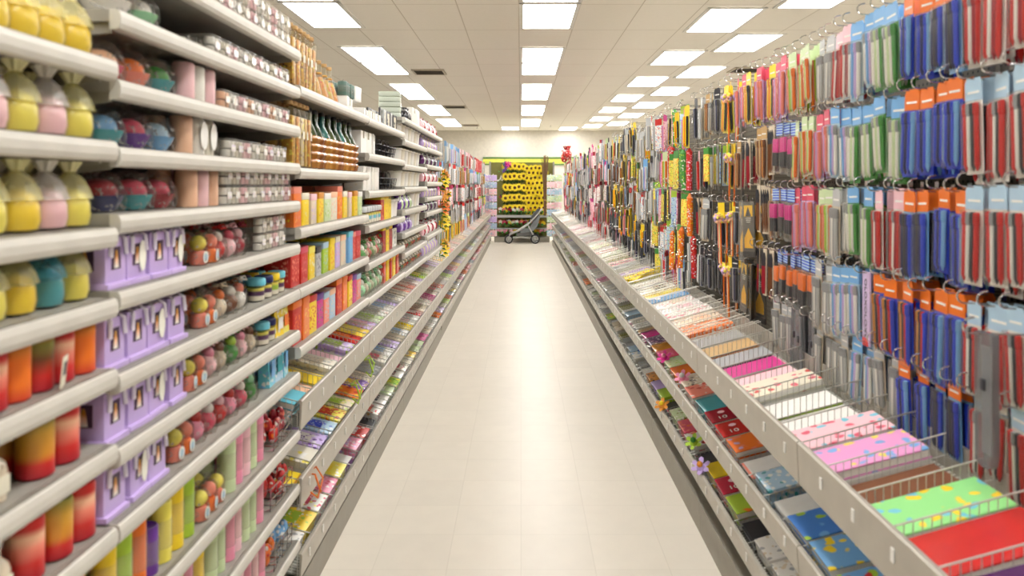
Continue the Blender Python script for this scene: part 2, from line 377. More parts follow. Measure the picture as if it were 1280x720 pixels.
def frame_box(ovl, c):
    b = MB().box((0,0,.057), (.082,.078,.098), b=.003); b.box((.002,0,.006), (.094,.086,.012), b=.002)
    out = [('box', M(b,'box',plain(c,.4,0,.15)), [])]
    wx = MB().box((.0415,0,.062), (.001,.034,.046)); cn = MB().lathe([(.0095,.041),(.0095,.058),(.004,.06),(.006,.066),(.0,.078)], 10, c=(.0415,0,0))
    fl = MB().prism([(-.008,.042),(.008,.042),(.006,.06),(.002,.078),(-.002,.078),(-.006,.06)], .0419, .0428, 'x')
    out.append(('window', M(wx,'window',plain((84,66,88),.2)), [('candle_picture', M(fl,'candle_picture',gradient((0.,'white'),(.45,'peach'),(.7,'amber'),(1.,'gold'))))]))
    wy = MB().box((0,-.0395,.062), (.036,.001,.046)); fy = MB().prism([(-.008,.042),(.008,.042),(.006,.06),(.002,.078),(-.002,.078),(-.006,.06)], -.0405,-.0399, 'y')
    out.append(('window', M(wy,'window',plain((84,66,88),.2)), [('candle_picture', M(fy,'candle_picture',gradient((0.,'white'),(.45,'peach'),(.7,'amber'),(1.,'gold'))))]))
    r = MB()
    r.box((0,0,.1072), (.083,.012,.0014)); r.box((0,0,.1074), (.012,.079,.0014)); r.box((.0422,-.022,.085), (.001,.010,.044), rot=Matrix.Rotation(.25,3,'X'))
    for s in (-1, 1):
        r.tube([(.0,0,.109),(.012*s,.02*s,.122),(.02*s,.03*s,.118),(.01*s,.02*s,.109),(0,0,.109)], .006, 6)
        r.tube([(0,0,.109),(.03,.02*s,.114),(.046,.026*s,.102),(.047,.03*s,.068)], .0048, 5)
    out.append(('ribbon', M(r,'ribbon',plain((238,230,244),.35)), []))
    if ovl:
        t = MB().prism([(.017+.0145*math.cos(a), .058+.034*math.sin(a)) for a in [2*PI*i/22 for i in range(22)]], .0445, .0458, 'x')
        out.append(('oval_tag', M(t,'oval_tag',plain((246,244,230),.6)), []))
    return out
def ball_set(c, c2):
    b = MB().ball((0,0,.058), .021, 14, 9)
    g = MB().lathe([(.014,0),(.02,.003),(.021,.03),(.016,.038),(.0,.037)], 14)
    t = MB().prism([(.013*math.cos(a), .022+.016*math.sin(a)) for a in [2*PI*i/18 for i in range(18)]], .022, .0232, 'x')
    k = MB().prism([(.008*math.cos(a), .022+.010*math.sin(a)) for a in [2*PI*i/16 for i in range(16)]], .0233, .0237, 'x')
    w = MB().lathe([(.0235,0),(.025,.03),(.025,.07),(.014,.084),(.004,.09),(.012,.1)], 14, ribs=5, rib=.06)
    return [('bath_ball', M(b,'bath_ball',plain(c,.5)), []), ('base_jar', M(g,'base_jar',plain(c2,.35)), []), ('round_tag', M(t,'round_tag',plain('white',.6)), [('emblem', M(k,'emblem',plain('pale blue',.6)))]), ('cellophane', M(w,'cellophane',CRUM), [])]
def pouch(c, c2):
    f = MB().ball((0,0,.03), .03, 12, 8, (1,1.05,1)); f2 = MB().ball((.004,.006,.062), .018, 10, 7)
    w = MB().lathe([(.03,.0),(.037,.02),(.036,.045),(.025,.078),(.006,.092),(.02,.112),(.026,.118)], 18, ribs=6, rib=.1)
    t = MB().lathe([(.008,.088),(.011,.092),(.008,.096)], 10)
    for s in (-1, 1): t.tube([(.008,0,.092),(.022,.014*s,.1),(.028,.018*s,.088),(.009,0,.092)], .003, 5)
    return [('soap', M(f,'soap',plain(c,.4)), []), ('small_soap', M(f2,'small_soap',plain(c2,.4)), []), ('cellophane', M(w,'cellophane',CRUM), []), ('ribbon', M(t,'ribbon',plain(c,.35)), [])]
def lidded(c, c2):
    g = MB().lathe([(.02,0),(.028,.003),(.028,.05),(.024,.054)], 18)
    w = MB().lathe([(.018,.003),(.0265,.005),(.0265,.044),(.0,.045)], 18)
    l = MB().lathe([(.03,.052),(.031,.056),(.031,.07),(.028,.075),(.0,.076)], 18)
    return [('wax', M(w,'wax',gradient((0.,'ivory'),(.35,'ivory'),(.45,c2),(.7,c2),(.85,'lemon'),(1.,'lemon'))), []), ('jar', M(g,'jar',BUB), []), ('lid', M(l,'lid',plain(c,.4)), [])]
def tall_candle(c, h):
    b = MB().lathe([(.022,0),(.026,.002),(.0255,h*.5),(.026,h-.004),(.023,h),(.012,h-.004),(.0,h-.006)], 20)
    w = MB().tube([(0,0,h-.006),(.001,0,h+.006),(.004,0,h+.011)], .0013, 5)
    s = MB().lathe([(.0275,h*.25),(.0278,h*.26),(.0278,h*.7),(.0275,h*.71)], 20)
    return [('wax', M(b,'wax',plain(c,.4,0,.2)), []), ('wick', M(w,'wick',plain('charcoal',.8)), []), ('sleeve', M(s,'sleeve',film('white',.1)), [])]
def square_bottle(c, h):
    g = MB().box((0,0,h*.44), (.05,.05,h*.88), b=.006); g.lathe([(.02,h*.87),(.015,h*.89),(.015,h*.95)], 12)
    f = MB().box((0,0,h*.40), (.042,.042,h*.74), b=.006)
    k = MB().lathe([(.016,h*.93),(.017,h*.94),(.0165,h*.99),(.008,h)], 12)
    l = MB().box((.0256,0,h*.5), (.001,.022,h*.12))
    return [('filling', M(f,'filling',printed(c,'brown','lemon',60.)), []), ('glass', M(g,'glass',film('cream',.04)), []), ('cork', M(k,'cork',plain('tan',.7)), []), ('paper_label', M(l,'paper_label',plain('cream',.7)), [])]
def cone_bottle(c, h):
    g = MB().lathe([(.03,0),(.043,.004),(.044,.02),(.036,h*.3),(.018,h*.62),(.011,h*.72),(.011,h*.92),(.013,h*.93)], 18)
    f = MB().lathe([(.028,.003),(.040,.006),(.041,.02),(.033,h*.3),(.017,h*.58),(.0,h*.585)], 16)
    k = MB().lathe([(.012,h*.92),(.013,h),(.007,h*1.01)], 12)
    t = MB().lathe([(.014,h*.66),(.016,h*.68),(.014,h*.7)], 12)
    return [('filling', M(f,'filling',printed(c,'red','lime',80.)), []), ('glass', M(g,'glass',film('cream',.12)), []), ('cork', M(k,'cork',plain('tan',.7)), []), ('raffia_tie', M(t,'raffia_tie',plain('gold',.8)), [])]
def fluted_bottle(c, c2, h):
    pr = [(.03,0),(.044,.006)]
    for i in range(4): z = .012+i*.032; pr += [(.046,z+.006),(.05,z+.016),(.046,z+.026),(.04,z+.03)]
    b = MB().lathe(pr, 24, ribs=12, rib=.045)
    nk = MB().lathe([(.038,.135),(.03,.155),(.013,h*.78),(.012,h*.95)], 16)
    k = MB().lathe([(.014,h*.94),(.014,h),(.008,h*1.01)], 12)
    return [('fluted_body', M(b,'fluted_body',plain(c,.25,0,.5)), []), ('neck', M(nk,'neck',plain(c2,.12,0,.5)), []), ('cork', M(k,'cork',plain('charcoal',.6)), [])]
def gift_box(c, c2, c3, w, d, h):
    b = MB().box((0,0,h/2), (d,w,h), b=.002)
    t = MB().box((0,0,h-.013), (d+.003,w+.003,.026), b=.002)
    p = MB().box((d/2+.0006,0,h*.42), (.001,w*.78,h*.6)); p.box((0,-w/2-.0006,h*.42), (d*.78,.001,h*.6))
    return [('box', M(b,'box',plain(c,.4,0,.2)), []), ('lid', M(t,'lid',plain(c3,.4)), []), ('picture_panel', M(p,'picture_panel',printed(c,c2,c3,70.)), [])]
def carton(c, w, d, h):
    b = MB().box((0,0,h/2), (d,w,h), b=.002); s = MB().box((0,0,h+.0004), (d*.99,.03,.0006)); s.box((d/2+.0004,0,h-.02), (.0006,.03,.04))
    return [('box', M(b,'box',plain(c,.55)), []), ('tape', M(s,'tape',film('cream',.35)), [])]
def pot(c):
    b = MB().lathe([(.05,0),(.06,.003),(.068,.1),(.072,.112),(.068,.113),(.062,.1),(.05,.01),(.0,.009)], 22)
    r = MB().lathe([(.072,.104),(.076,.106),(.076,.118),(.07,.119)], 22)
    return [('bowl', M(b,'bowl',plain(c,.35,0,.3)), []), ('rim', M(r,'rim',plain(c,.3)), [])]
def vase(c):
    b = MB().lathe([(.02,0),(.03,.003),(.038,.03),(.034,.06),(.018,.08),(.016,.095),(.022,.104),(.019,.104),(.013,.09),(.0,.06)], 18)
    s = MB().lathe([(.0185,.078),(.021,.082),(.0185,.087)], 14)
    return [('body', M(b,'body',plain(c,.15,0,.6)), []), ('band', M(s,'band',plain('silver',.3,.7)), [])]
def plate_stack():
    out = []
    for i in range(5):
        p = MB().lathe([(.03,0),(.035,.002),(.066,.009),(.065,.011),(.034,.005),(.0,.004)], 22, c=(0,0,i*.0115))
        out.append(p)
    return out
def one_plate(c):
    return [('plate', M(MB().lathe([(.03,0),(.035,.002),(.066,.009),(.065,.011),(.034,.005),(.0,.004)], 22),'plate',plain(c,.25,0,.4)), [])]
def photo_frame(c):
    f = MB()
    for s in (-1, 1): f.box((0,s*.045,.06), (.012,.014,.12)); f.box((0,0,.06+s*.053), (.012,.09,.014))
    p = MB().box((.001,0,.06), (.003,.078,.094)); st = MB().box((-.025,0,.035), (.004,.02,.075), rot=Matrix.Rotation(.5,3,'Y'))
    return [('frame', M(f,'frame',plain(c,.3)), []), ('print', M(p,'print',printed('cream','grey','charcoal',30.)), []), ('stand', M(st,'stand',plain('charcoal',.6)), [])]
def wire_basket():
    w = MB()
    for z, r in ((.003,.045),(.035,.053),(.07,.06)): w.tube([(r*math.cos(2*PI*i/20), r*math.sin(2*PI*i/20), z) for i in range(21)], .0022, 5)
    for i in range(14): a = 2*PI*i/14; w.tube([(.045*math.cos(a),.045*math.sin(a),.003),(.06*math.cos(a),.06*math.sin(a),.07)], .0014, 4)
    h = MB().tube([(0,.06*math.cos(PI*i/12),.07+.045*math.sin(PI*i/12)) for i in range(13)], .0022, 5)
    fl = MB().lathe([(.0,.004),(.044,.005)], 16)
    return [('basket', M(w,'basket',plain('charcoal',.3,.7)), []), ('handle', M(h,'handle',plain('charcoal',.3,.7)), []), ('liner', M(fl,'liner',plain('tan',.8)), [])]
def glass_block(c):
    b = MB()
    for i in range(5): b.box((0,0,.018+i*.037), (.15,.16,.034), b=.006)
    return [('block', M(b,'block',film(c,.55)), []), ('base', M(MB().box((0,0,.002), (.16,.17,.004)),'base',plain('white',.4)), [])]
def gift_bag(c, c2, h):
    b = MB().add([(-.02,-.035,0),(.02,-.035,0),(.02,.035,0),(-.02,.035,0),(-.012,-.036,h),(.012,-.036,h),(.012,.036,h),(-.012,.036,h)], [(0,3,2,1),(0,1,5,4),(1,2,6,5),(2,3,7,6),(3,0,4,7)])
    hd = MB()
    for x in (-.011, .011): hd.tube([(x,-.015,h-.004),(x,-.012,h+.025),(x,.012,h+.025),(x,.015,h-.004)], .0014, 5)
    p = MB().box((.0225,0,h*.45), (.0012,.04,h*.4), rot=None)
    return [('bag', M(b,'bag',printed(c,c2,'white',55.)), []), ('handle', M(hd,'handle',plain('white',.5)), []), ('gift_label', M(p,'gift_label',plain(c2,.5)), [])]
def wire_holder(c, c2):
    """wire stand with wrapped bundles"""
    w = MB()
    for z in (.005,.03,.06): w.tube([(.03,-.04,z),(.042,-.04,z+.004),(.042,.04,z+.004),(.03,.04,z)], .0017, 5)
    for y in (-.04,0,.04): w.tube([(-.03,y,.003),(.04,y,.003),(.042,y,.065)], .0017, 5)
    f = MB()
    for i in range(9): f.ball((R.uniform(-.02,.028), -.034+.0085*i, .022+R.uniform(0,.05)), .014, 8, 6, (1,1,1.5))
    return [('wire_frame', M(w,'wire_frame',CHROME), []), ('bundle', M(f,'bundle',printed(c,c2,'white',60.)), [])]
def tilted_card():
    return [('card', M(MB().box((0,0,.03), (.002,.036,.056), b=.0005),'card',plain('cream',.6)), []), ('picture', M(MB().box((.0013,0,.036), (.0006,.022,.024)),'picture',plain('charcoal',.5)), [])]

CNT = {}
def row(bay, shelf, fn, args, y0, y1, pitch, name, desc, cat, group, depth=1, dpitch=.08, half=.04, zoff=0., jit=.004, rj=.12, alt=None, scale=1., extra=''):
    """a row of one product along a shelf, from y0 to y1; alt: cycle of (args, desc)"""
    z = SHELVES[bay][shelf-1]+zoff; y = y0+pitch/2; i = 0
    sh = 'top shelf' if shelf == 1 else od(shelf)+' shelf'
    while y <= y1-pitch/2+1e-6:
        a, d = (args, desc) if not alt else alt[i % len(alt)]
        key = (bay, shelf, extra); CNT[key] = CNT.get(key, 0)+1
        for k in range(depth):
            lab = '%s, %s%s along %s, %s bay' % (d, od(CNT[key]), (' '+extra) if extra else '', sh, BAYN[bay]) if k == 0 else '%s, behind %s%s along %s, %s bay' % (d, od(CNT[key]), (' '+extra) if extra else '', sh, BAYN[bay])
            place(fn, a, (-SX-.018-half-k*dpitch+R.uniform(-jit,0), y+R.uniform(-jit,jit), z+.0005), R.uniform(-rj,rj), name, lab, cat, group, scale)
        y += pitch; i += 1

# nearest bay (its far third is in view)
ya, yb = 1.0, 1.47
JA = [(('yellow','pale lemon'),'yellow candle jar with pale tied wrapper')]
JB = [(('pale pink','white'),'pink candle jar with white tied wrapper'), (('lemon','pale lemon'),'lemon candle jar with pale tied wrapper')]
JC = [(('yellow','pale lemon'),'yellow candle jar with pale tied wrapper'), (('pale pink','white'),'pink candle jar with white tied wrapper'), (('lemon','pale lemon'),'lemon candle jar with pale tied wrapper')]
JD = [(('yellow','pale lemon'),'yellow candle jar with pale tied wrapper'), (('teal','aqua'),'teal candle jar with aqua tied wrapper'), (('lemon','pale lemon'),'lemon candle jar with pale tied wrapper')]
for s, al in ((1,JA),(2,JB),(3,JC),(4,JD)):
    row(0, s, jar, None, ya, yb, .078, 'candle_jar', None, 'candle', 'wrapped candle jars', 2, .085, .04, alt=al, scale=1.04 if s < 4 else .98)
KA = [(('brown',),'brown and red layered pillar candle'), (('red',),'red and pale layered pillar candle'), (('orange',),'orange layered pillar candle')]
KB = [(('amber',),'amber and red layered pillar candle'), (('red',),'red and pale layered pillar candle')]
row(0, 5, layered, None, ya+.1, yb, .061, 'pillar_candle', None, 'candle', 'layered pillar candles', 2, .07, .03, alt=KA, scale=1.1)
row(0, 6, bottle, ('beige',), ya, 1.28, .058, 'bottle', 'beige frosted bottle with silver cap', 'bottle', 'frosted bottles', 1, .06, .03)
row(0, 6, layered, None, 1.28, yb, .066, 'pillar_candle', None, 'candle', 'layered pillar candles', 2, .07, .03, alt=KB, scale=1.2)
row(0, 7, bottle, ('beige',), ya, 1.25, .058, 'bottle', 'beige frosted bottle with silver cap', 'bottle', 'frosted bottles', 1, .06, .03)
row(0, 7, layered, None, 1.25, yb, .072, 'pillar_candle', None, 'candle', 'layered pillar candles', 2, .07, .03, alt=KB[::-1], scale=1.2)
row(0, 8, layered, None, ya, yb, .072, 'pillar_candle', None, 'candle', 'layered pillar candles', 1, .07, .03, alt=KA, scale=1.2)
place(tilted_card, (), (-SX-.012, 1.325, 1.216), (0, .1, .35), 'card', 'cream card with dark picture leaning on brown layered candle', 'card')

# second bay
B0 = 1.49
WP = [(('white',2),'clear pack of white tealights'), (('ivory',2),'clear pack of ivory tealights'), (('pale pink',2),'clear pack of pale pink tealights')]
PP = [(('peach',2),'clear pack of peach tealights'), (('white',2),'clear pack of white tealights'), (('pale pink',2),'clear pack of pale pink tealights')]
def packs(bay, s, y0, y1, lay=1, alt=WP):
    for l in range(lay):
        row(bay, s, clear_pack, None, y0, y1, .0665, 'tealight_pack', None, 'candle pack', 'clear tealight packs', 2 if l == 0 else 1, .076, .036, zoff=l*.0556, alt=alt, rj=.03, extra='stacked on top' if l else '')
packs(1, 1, 1.95, 2.69, 2)
row(1, 2, bowl, None, B0+.03, 1.86, .115, 'gift_bowl', None, 'gift bowl', 'cellophane wrapped bowls', 2, .12, .055, alt=[(('white','pale pink'),'pale wrapped bowl with pink filling'), (('mint','white'),'mint wrapped bowl with white filling')])
packs(1, 2, 2.0, 2.69, 1)
row(1, 3, bowl, None, B0, 1.85, .115, 'gift_bowl', None, 'gift bowl', 'cellophane wrapped bowls', 2, .12, .055, alt=[(('rose','peach'),'rose wrapped bowl with peach filling'), (('salmon','orange'),'salmon wrapped bowl with orange filling'), (('teal','green'),'teal wrapped bowl with green filling')])
row(1, 3, pillar, None, 1.85, 2.06, .064, 'pillar_candle', None, 'candle', 'wrapped pillar candles', 2, .07, .03, alt=[(('pale pink',0),'pale pink wrapped pillar candle'), (('white',0),'white wrapped pillar candle')])
packs(1, 3, 2.06, 2.69, 1, PP)
row(1, 4, bowl, None, B0, 1.84, .112, 'gift_bowl', None, 'gift bowl', 'cellophane wrapped bowls', 2, .12, .055, alt=[(('teal','sky blue'),'teal wrapped bowl with blue filling'), (('purple','rose'),'purple wrapped bowl with rose filling'), (('sky blue','pale blue'),'blue wrapped bowl with pale filling')])
row(1, 4, pillar, None, 1.84, 2.1, .066, 'pillar_candle', None, 'candle', 'wrapped pillar candles', 2, .07, .03, alt=[(('peach',0),'peach wrapped pillar candle'), (('white',1),'white pillar candle with oval tag'), (('ivory',1),'ivory pillar candle with oval tag')])
packs(1, 4, 2.1, 2.69, 1)
row(1, 5, bowl, None, B0, 1.86, .118, 'gift_bowl', None, 'gift bowl', 'cellophane wrapped bowls', 2, .12, .055, alt=[(('navy','crimson'),'navy wrapped bowl with crimson filling'), (('teal','rose'),'teal wrapped bowl with rose filling'), (('crimson','rose'),'crimson wrapped bowl with rose filling')])
row(1, 5, pillar, None, 1.87, 2.07, .066, 'pillar_candle', None, 'candle', 'wrapped pillar candles', 2, .07, .03, alt=[(('peach',0),'peach wrapped pillar candle'), (('pale pink',0),'pale pink wrapped pillar candle')])
packs(1, 5, 2.08, 2.69, 2)
LB = [((0,'lilac'),'lilac gift box with dark window'), ((1,'lilac'),'lilac gift box with cream oval tag')]
LB2 = [((0,'lilac'),'lilac gift box with dark window'), ((0,'lilac'),'lilac gift box with dark window'), ((1,'lilac'),'lilac gift box with cream oval tag')]
BS = [(('lemon','salmon'),'yellow bath ball set with round tag'), (('salmon','orange'),'salmon bath ball set with round tag')]
RP = [(('red','white'),'red and white tied soap pouch'), (('pale pink','rose'),'pale pink tied soap pouch'), (('crimson','pale pink'),'crimson tied soap pouch')]
for s, al in ((6,LB),(7,LB2),(8,LB2),(9,LB)):
    ye = 1.93 if s < 8 else (1.86 if s == 8 else 1.78)
    row(1, s, frame_box, None, B0-.005, ye, .0905, 'gift_box', None, 'gift box', 'lilac candle gift boxes', 1, .1, .05, alt=al, rj=.05)
    row(1, s, ball_set, None, ye+.01, ye+.13, .058, 'bath_set', None, 'bath set', 'bath ball sets', 2, .06, .027, alt=BS)
row(1, 6, pouch, None, 2.065, 2.36, .076, 'soap_pouch', None, 'soap', 'cellophane soap pouches', 2, .08, .04, alt=RP)
packs(1, 6, 2.36, 2.69, 2)
row(1, 7, pouch, None, 2.065, 2.37, .078, 'soap_pouch', None, 'soap', 'cellophane soap pouches', 2, .08, .04, alt=[(('beige','orange'),'beige and orange tied soap pouch'), (('brown','white'),'brown and white tied soap pouch'), (('white','salmon'),'white and salmon tied soap pouch')])
LD = [(('aqua','plum'),'layered jar candle with aqua lid'), (('navy','plum'),'layered jar candle with navy lid'), (('yellow','lime'),'layered jar candle with yellow lid')]
row(1, 7, lidded, None, 2.38, 2.69, .066, 'jar_candle', None, 'candle', 'layered lidded jar candles', 2, .07, .032, alt=LD)
row(1, 8, pouch, None, 2.0, 2.4, .076, 'soap_pouch', None, 'soap', 'cellophane soap pouches', 2, .08, .04, alt=[(('pale pink','pink'),'pale pink and pink tied soap pouch'), (('beige','brown'),'beige and brown tied soap pouch'), (('green','lime'),'green and lime tied soap pouch')])
row(1, 8, lidded, None, 2.41, 2.55, .066, 'jar_candle', None, 'candle', 'layered lidded jar candles', 2, .07, .032, alt=LD)
row(1, 8, gift_bag, None, 2.55, 2.69, .068, 'gift_bag', None, 'gift bag', 'small printed gift bags', 2, .06, .03, alt=[(('yellow','white',.1),'yellow printed gift bag'), (('lemon','orange',.1),'lemon printed gift bag')])
row(1, 9, pouch, None, 1.92, 2.3, .076, 'soap_pouch', None, 'soap', 'cellophane soap pouches', 2, .08, .04, alt=[(('pink','red'),'pink and red tied soap pouch'), (('rose','white'),'rose and white tied soap pouch'), (('red','pale pink'),'red and pale pink tied soap pouch')])
row(1, 9, pouch, None, 2.31, 2.46, .076, 'soap_pouch', None, 'soap', 'cellophane soap pouches', 2, .08, .04, alt=[(('green','mint'),'green and mint tied soap pouch'), (('lime','beige'),'lime and beige tied soap pouch')])
row(1, 9, gift_bag, None, 2.47, 2.69, .07, 'gift_bag', None, 'gift bag', 'small printed gift bags', 2, .06, .03, alt=[(('aqua','sky blue',.13),'aqua printed gift bag'), (('pale blue','teal',.13),'pale blue printed gift bag')])
TC = [(('yellow',.16),'tall yellow pillar candle'), (('lime',.15),'tall lime pillar candle'), (('orange',.17),'tall orange pillar candle'), (('purple',.11),'short purple pillar candle'), (('lemon',.14),'tall lemon pillar candle')]
TP = [(('pink',.17),'tall pink pillar candle'), (('pale pink',.165),'tall pale pink pillar candle'), (('pale green',.16),'tall pale green pillar candle')]
row(1, 10, tall_candle, None, B0, 1.93, .0605, 'pillar_candle', None, 'candle', 'plain tall pillar candles', 2, .062, .03, alt=TC)
row(1, 10, ball_set, None, 1.94, 2.12, .058, 'bath_set', None, 'bath set', 'bath ball sets', 2, .06, .027, alt=BS)
row(1, 10, tall_candle, None, 2.13, 2.45, .06, 'pillar_candle', None, 'candle', 'plain tall pillar candles', 2, .062, .03, alt=[TP[2],TP[0],TP[1]])
row(1, 10, wire_holder, None, 2.46, 2.69, .1, 'wire_stand', None, 'wire stand', 'wire stands of red bundles', 2, .1, .045, alt=[(('red','orange'),'chrome wire stand of red bundles'), (('crimson','salmon'),'chrome wire stand of crimson bundles')], scale=1.2)
row(1, 11, tall_candle, None, B0, 1.99, .0605, 'pillar_candle', None, 'candle', 'plain tall pillar candles', 2, .062, .03, alt=[TP[0],TC[0],TC[2],TC[1],TC[2],TC[4]])
row(1, 11, tall_candle, None, 2.0, 2.45, .06, 'pillar_candle', None, 'candle', 'plain tall pillar candles', 2, .062, .03, alt=[TP[2],TP[2],TP[0],TP[1]])
row(1, 11, wire_holder, None, 2.46, 2.69, .1, 'wire_stand', None, 'wire stand', 'wire stands of red bundles', 2, .1, .045, alt=[(('red','crimson'),'chrome wire stand of red bundles'), (('red','charcoal'),'chrome wire stand of dark red bundles')], scale=1.2)
row(1, 12, tall_candle, None, 1.9, 2.45, .06, 'pillar_candle', None, 'candle', 'plain tall pillar candles', 1, .062, .03, alt=[TP[0],TP[1]])
row(1, 12, wire_holder, None, 2.46, 2.69, .1, 'wire_stand', None, 'wire stand', 'wire stands of red bundles', 1, .1, .045, alt=[(('orange','red'),'chrome wire stand of orange bundles'), (('sky blue','white'),'chrome wire stand of blue bundles')], scale=1.2)

# third bay
Cc = 2.71
row(2, 1, square_bottle, None, Cc, 3.05, .056, 'bottle', None, 'bottle', 'tall filled square bottles', 3, .06, .03, alt=[(('gold',.235),'tall square bottle of gold filling'), (('amber',.235),'tall square bottle of amber filling')])
row(2, 1, cone_bottle, None, 3.06, 3.52, .094, 'bottle', None, 'bottle', 'conical filled bottles', 3, .095, .048, alt=[(('gold',.17),'conical bottle of gold filling'), (('amber',.17),'conical bottle of amber filling')])
row(2, 1, carton, ('white',.2,.2,.062), 3.53, 3.92, .21, 'carton', 'flat white carton', 'box', 'white cartons', 1, .2, .11)
row(2, 1, tall_candle, None, 3.54, 3.76, .05, 'pillar_candle', None, 'candle', 'dark green candles', 3, .06, .03, zoff=.0632, alt=[((( 70,104,92),.075),'short dark green candle')], scale=.9, extra='on white carton')
row(2, 1, gift_box, ('white','ivory','white',.1,.1,.075), 3.78, 3.9, .11, 'gift_box', 'small white box', 'gift box', 'white boxes', 1, .1, .06, zoff=.0632, extra='on white carton')
row(2, 2, square_bottle, None, Cc, 3.0, .052, 'bottle', None, 'bottle', 'tall filled square bottles', 3, .06, .03, alt=[(('gold',.25),'tall square bottle of gold filling'), (('amber',.25),'tall square bottle of amber filling'), (('beige',.25),'tall square bottle of beige filling')])
row(2, 2, fluted_bottle, None, 3.01, 3.9, .104, 'bottle', None, 'bottle', 'fluted brown oil bottles', 3, .108, .052, alt=[((( 176,116,40),(62,74,40),.25),'fluted amber bottle with dark olive neck'), ((( 150,92,40),(40,60,36),.25),'fluted brown bottle with dark green neck'), ((( 186,128,48),(54,110,104),.25),'fluted amber bottle with teal neck')])
GB = [(('orange','yellow','salmon',.1,.1,.15),'orange printed gift box with salmon lid'), (('yellow','lemon','cream',.085,.1,.125),'yellow printed gift box with cream lid'), (('beige','lilac','pale pink',.07,.1,.12),'beige printed gift box with pink lid'), (('yellow','orange','amber',.09,.1,.125),'yellow printed gift box with amber lid'), (('pale green','lime','white',.09,.1,.12),'pale green printed gift box'), (('cream','salmon','peach',.1,.1,.125),'cream printed gift box with peach lid')]
row(2, 3, gift_box, None, Cc, 3.9, .108, 'gift_box', None, 'gift box', 'printed gift boxes', 2, .115, .055, alt=GB, rj=.04)
GC = [(('red','salmon','salmon',.1,.1,.14),'red printed gift box with salmon lid'), (('red','salmon','rose',.1,.1,.14),'red printed gift box with rose lid'), (('yellow','white','lemon',.09,.1,.13),'yellow printed gift box with lemon lid'), (('silver','white','charcoal',.08,.1,.12),'silver striped gift box'), (('lime','yellow','pale blue',.09,.1,.13),'lime printed gift box with blue lid'), (('yellow','orange','yellow',.08,.1,.14),'plain yellow gift box'), (('lilac','pink','cream',.09,.1,.14),'lilac printed gift box with cream lid'), (('beige','pale green','peach',.09,.1,.14),'beige printed gift box with peach lid'), (('sky blue','aqua','aqua',.09,.12,.15),'sky blue gift box with aqua lid')]
row(2, 4, gift_box, None, Cc, 3.9, .106, 'gift_box', None, 'gift box', 'printed gift boxes', 2, .125, .06, alt=GC, rj=.04)
GD = [(('red','orange','orange',.1,.11,.16),'red printed gift box with orange lid'), (('orange','yellow','orange',.1,.11,.16),'orange printed gift box with orange lid'), (('yellow','red','red',.1,.11,.15),'yellow printed gift box with red lid'), (('magenta','green','purple',.09,.1,.14),'magenta printed gift box with purple lid'), (('salmon','pale blue','pale blue',.09,.1,.13),'salmon printed gift box with blue lid'), (('pale blue','beige','peach',.09,.1,.13),'pale blue printed gift box with peach lid')]
row(2, 5, gift_box, None, Cc, 3.9, .108, 'gift_box', None, 'gift box', 'printed gift boxes', 2, .125, .06, alt=GD, rj=.04)

# fourth to sixth bays: homeware, smaller in view
Dd, Ee, Ff = 3.93, 5.15, 6.37
row(3, 1, carton, ('white',.16,.18,.05), Dd, 4.45, .17, 'carton', 'flat white carton', 'box', 'white cartons', 1, .2, .1)
row(3, 1, photo_frame, None, 4.47, 5.12, .125, 'photo_frame', None, 'photo frame', 'small standing photo frames', 2, .07, .03, alt=[(('charcoal',),'dark standing photo frame'), (('silver',),'silver standing photo frame')], scale=.9)
row(3, 2, carton, ('white',.13,.16,.12), Dd, 4.36, .14, 'carton', 'tall white carton', 'box', 'white cartons', 1, .2, .1)
row(3, 2, wire_basket, (), 4.37, 5.12, .13, 'wire_basket', 'dark wire basket with loop handle', 'basket', 'dark wire baskets', 2, .14, .066)
row(3, 3, gift_box, None, Dd, 4.4, .11, 'gift_box', None, 'gift box', 'white boxes', 2, .12, .06, alt=[(('white','ivory','white',.1,.1,.13),'white gift box with ivory panel')])
row(3, 3, wire_basket, (), 4.41, 5.12, .13, 'wire_basket', 'dark wire basket with loop handle', 'basket', 'dark wire baskets', 2, .14, .066)
row(3, 4, lidded, None, Dd, 4.42, .07, 'jar_candle', None, 'candle', 'layered lidded jar candles', 2, .07, .035, alt=[(('silver','aqua'),'aqua layered jar candle'), (('silver','pale blue'),'pale blue layered jar candle')], scale=1.3)
row(3, 4, gift_box, None, 4.43, 4.8, .12, 'gift_box', None, 'gift box', 'printed gift boxes', 1, .12, .06, alt=[(('red','orange','yellow',.11,.1,.15),'red printed gift box with yellow lid'), (('yellow','red','yellow',.11,.1,.15),'yellow and red printed gift box'), (('yellow','lemon','olive',.11,.1,.15),'yellow printed gift box with olive lid')])
row(3, 4, pot, ('white',), 4.82, 5.12, .15, 'bowl', 'deep white rimmed bowl', 'bowl', 'deep white bowls', 1, .16, .078)
row(3, 5, pouch, None, Dd, 4.5, .078, 'soap_pouch', None, 'soap', 'cellophane soap pouches', 2, .08, .04, alt=[(('green','white'),'green and white tied soap pouch'), (('beige','green'),'beige and green tied soap pouch'), (('red','pale pink'),'red tied soap pouch')], scale=1.2)
row(3, 5, gift_box, None, 4.5, 4.85, .11, 'gift_box', None, 'gift box', 'printed gift boxes', 1, .12, .06, alt=[(('crimson','red','yellow',.1,.1,.16),'crimson printed gift box with yellow lid'), (('yellow','red','olive',.1,.1,.16),'yellow printed gift box with olive lid')])
row(3, 5, photo_frame, ('white',), 4.86, 5.12, .12, 'photo_frame', 'white standing photo frame', 'photo frame', 'small standing photo frames', 2, .07, .03)
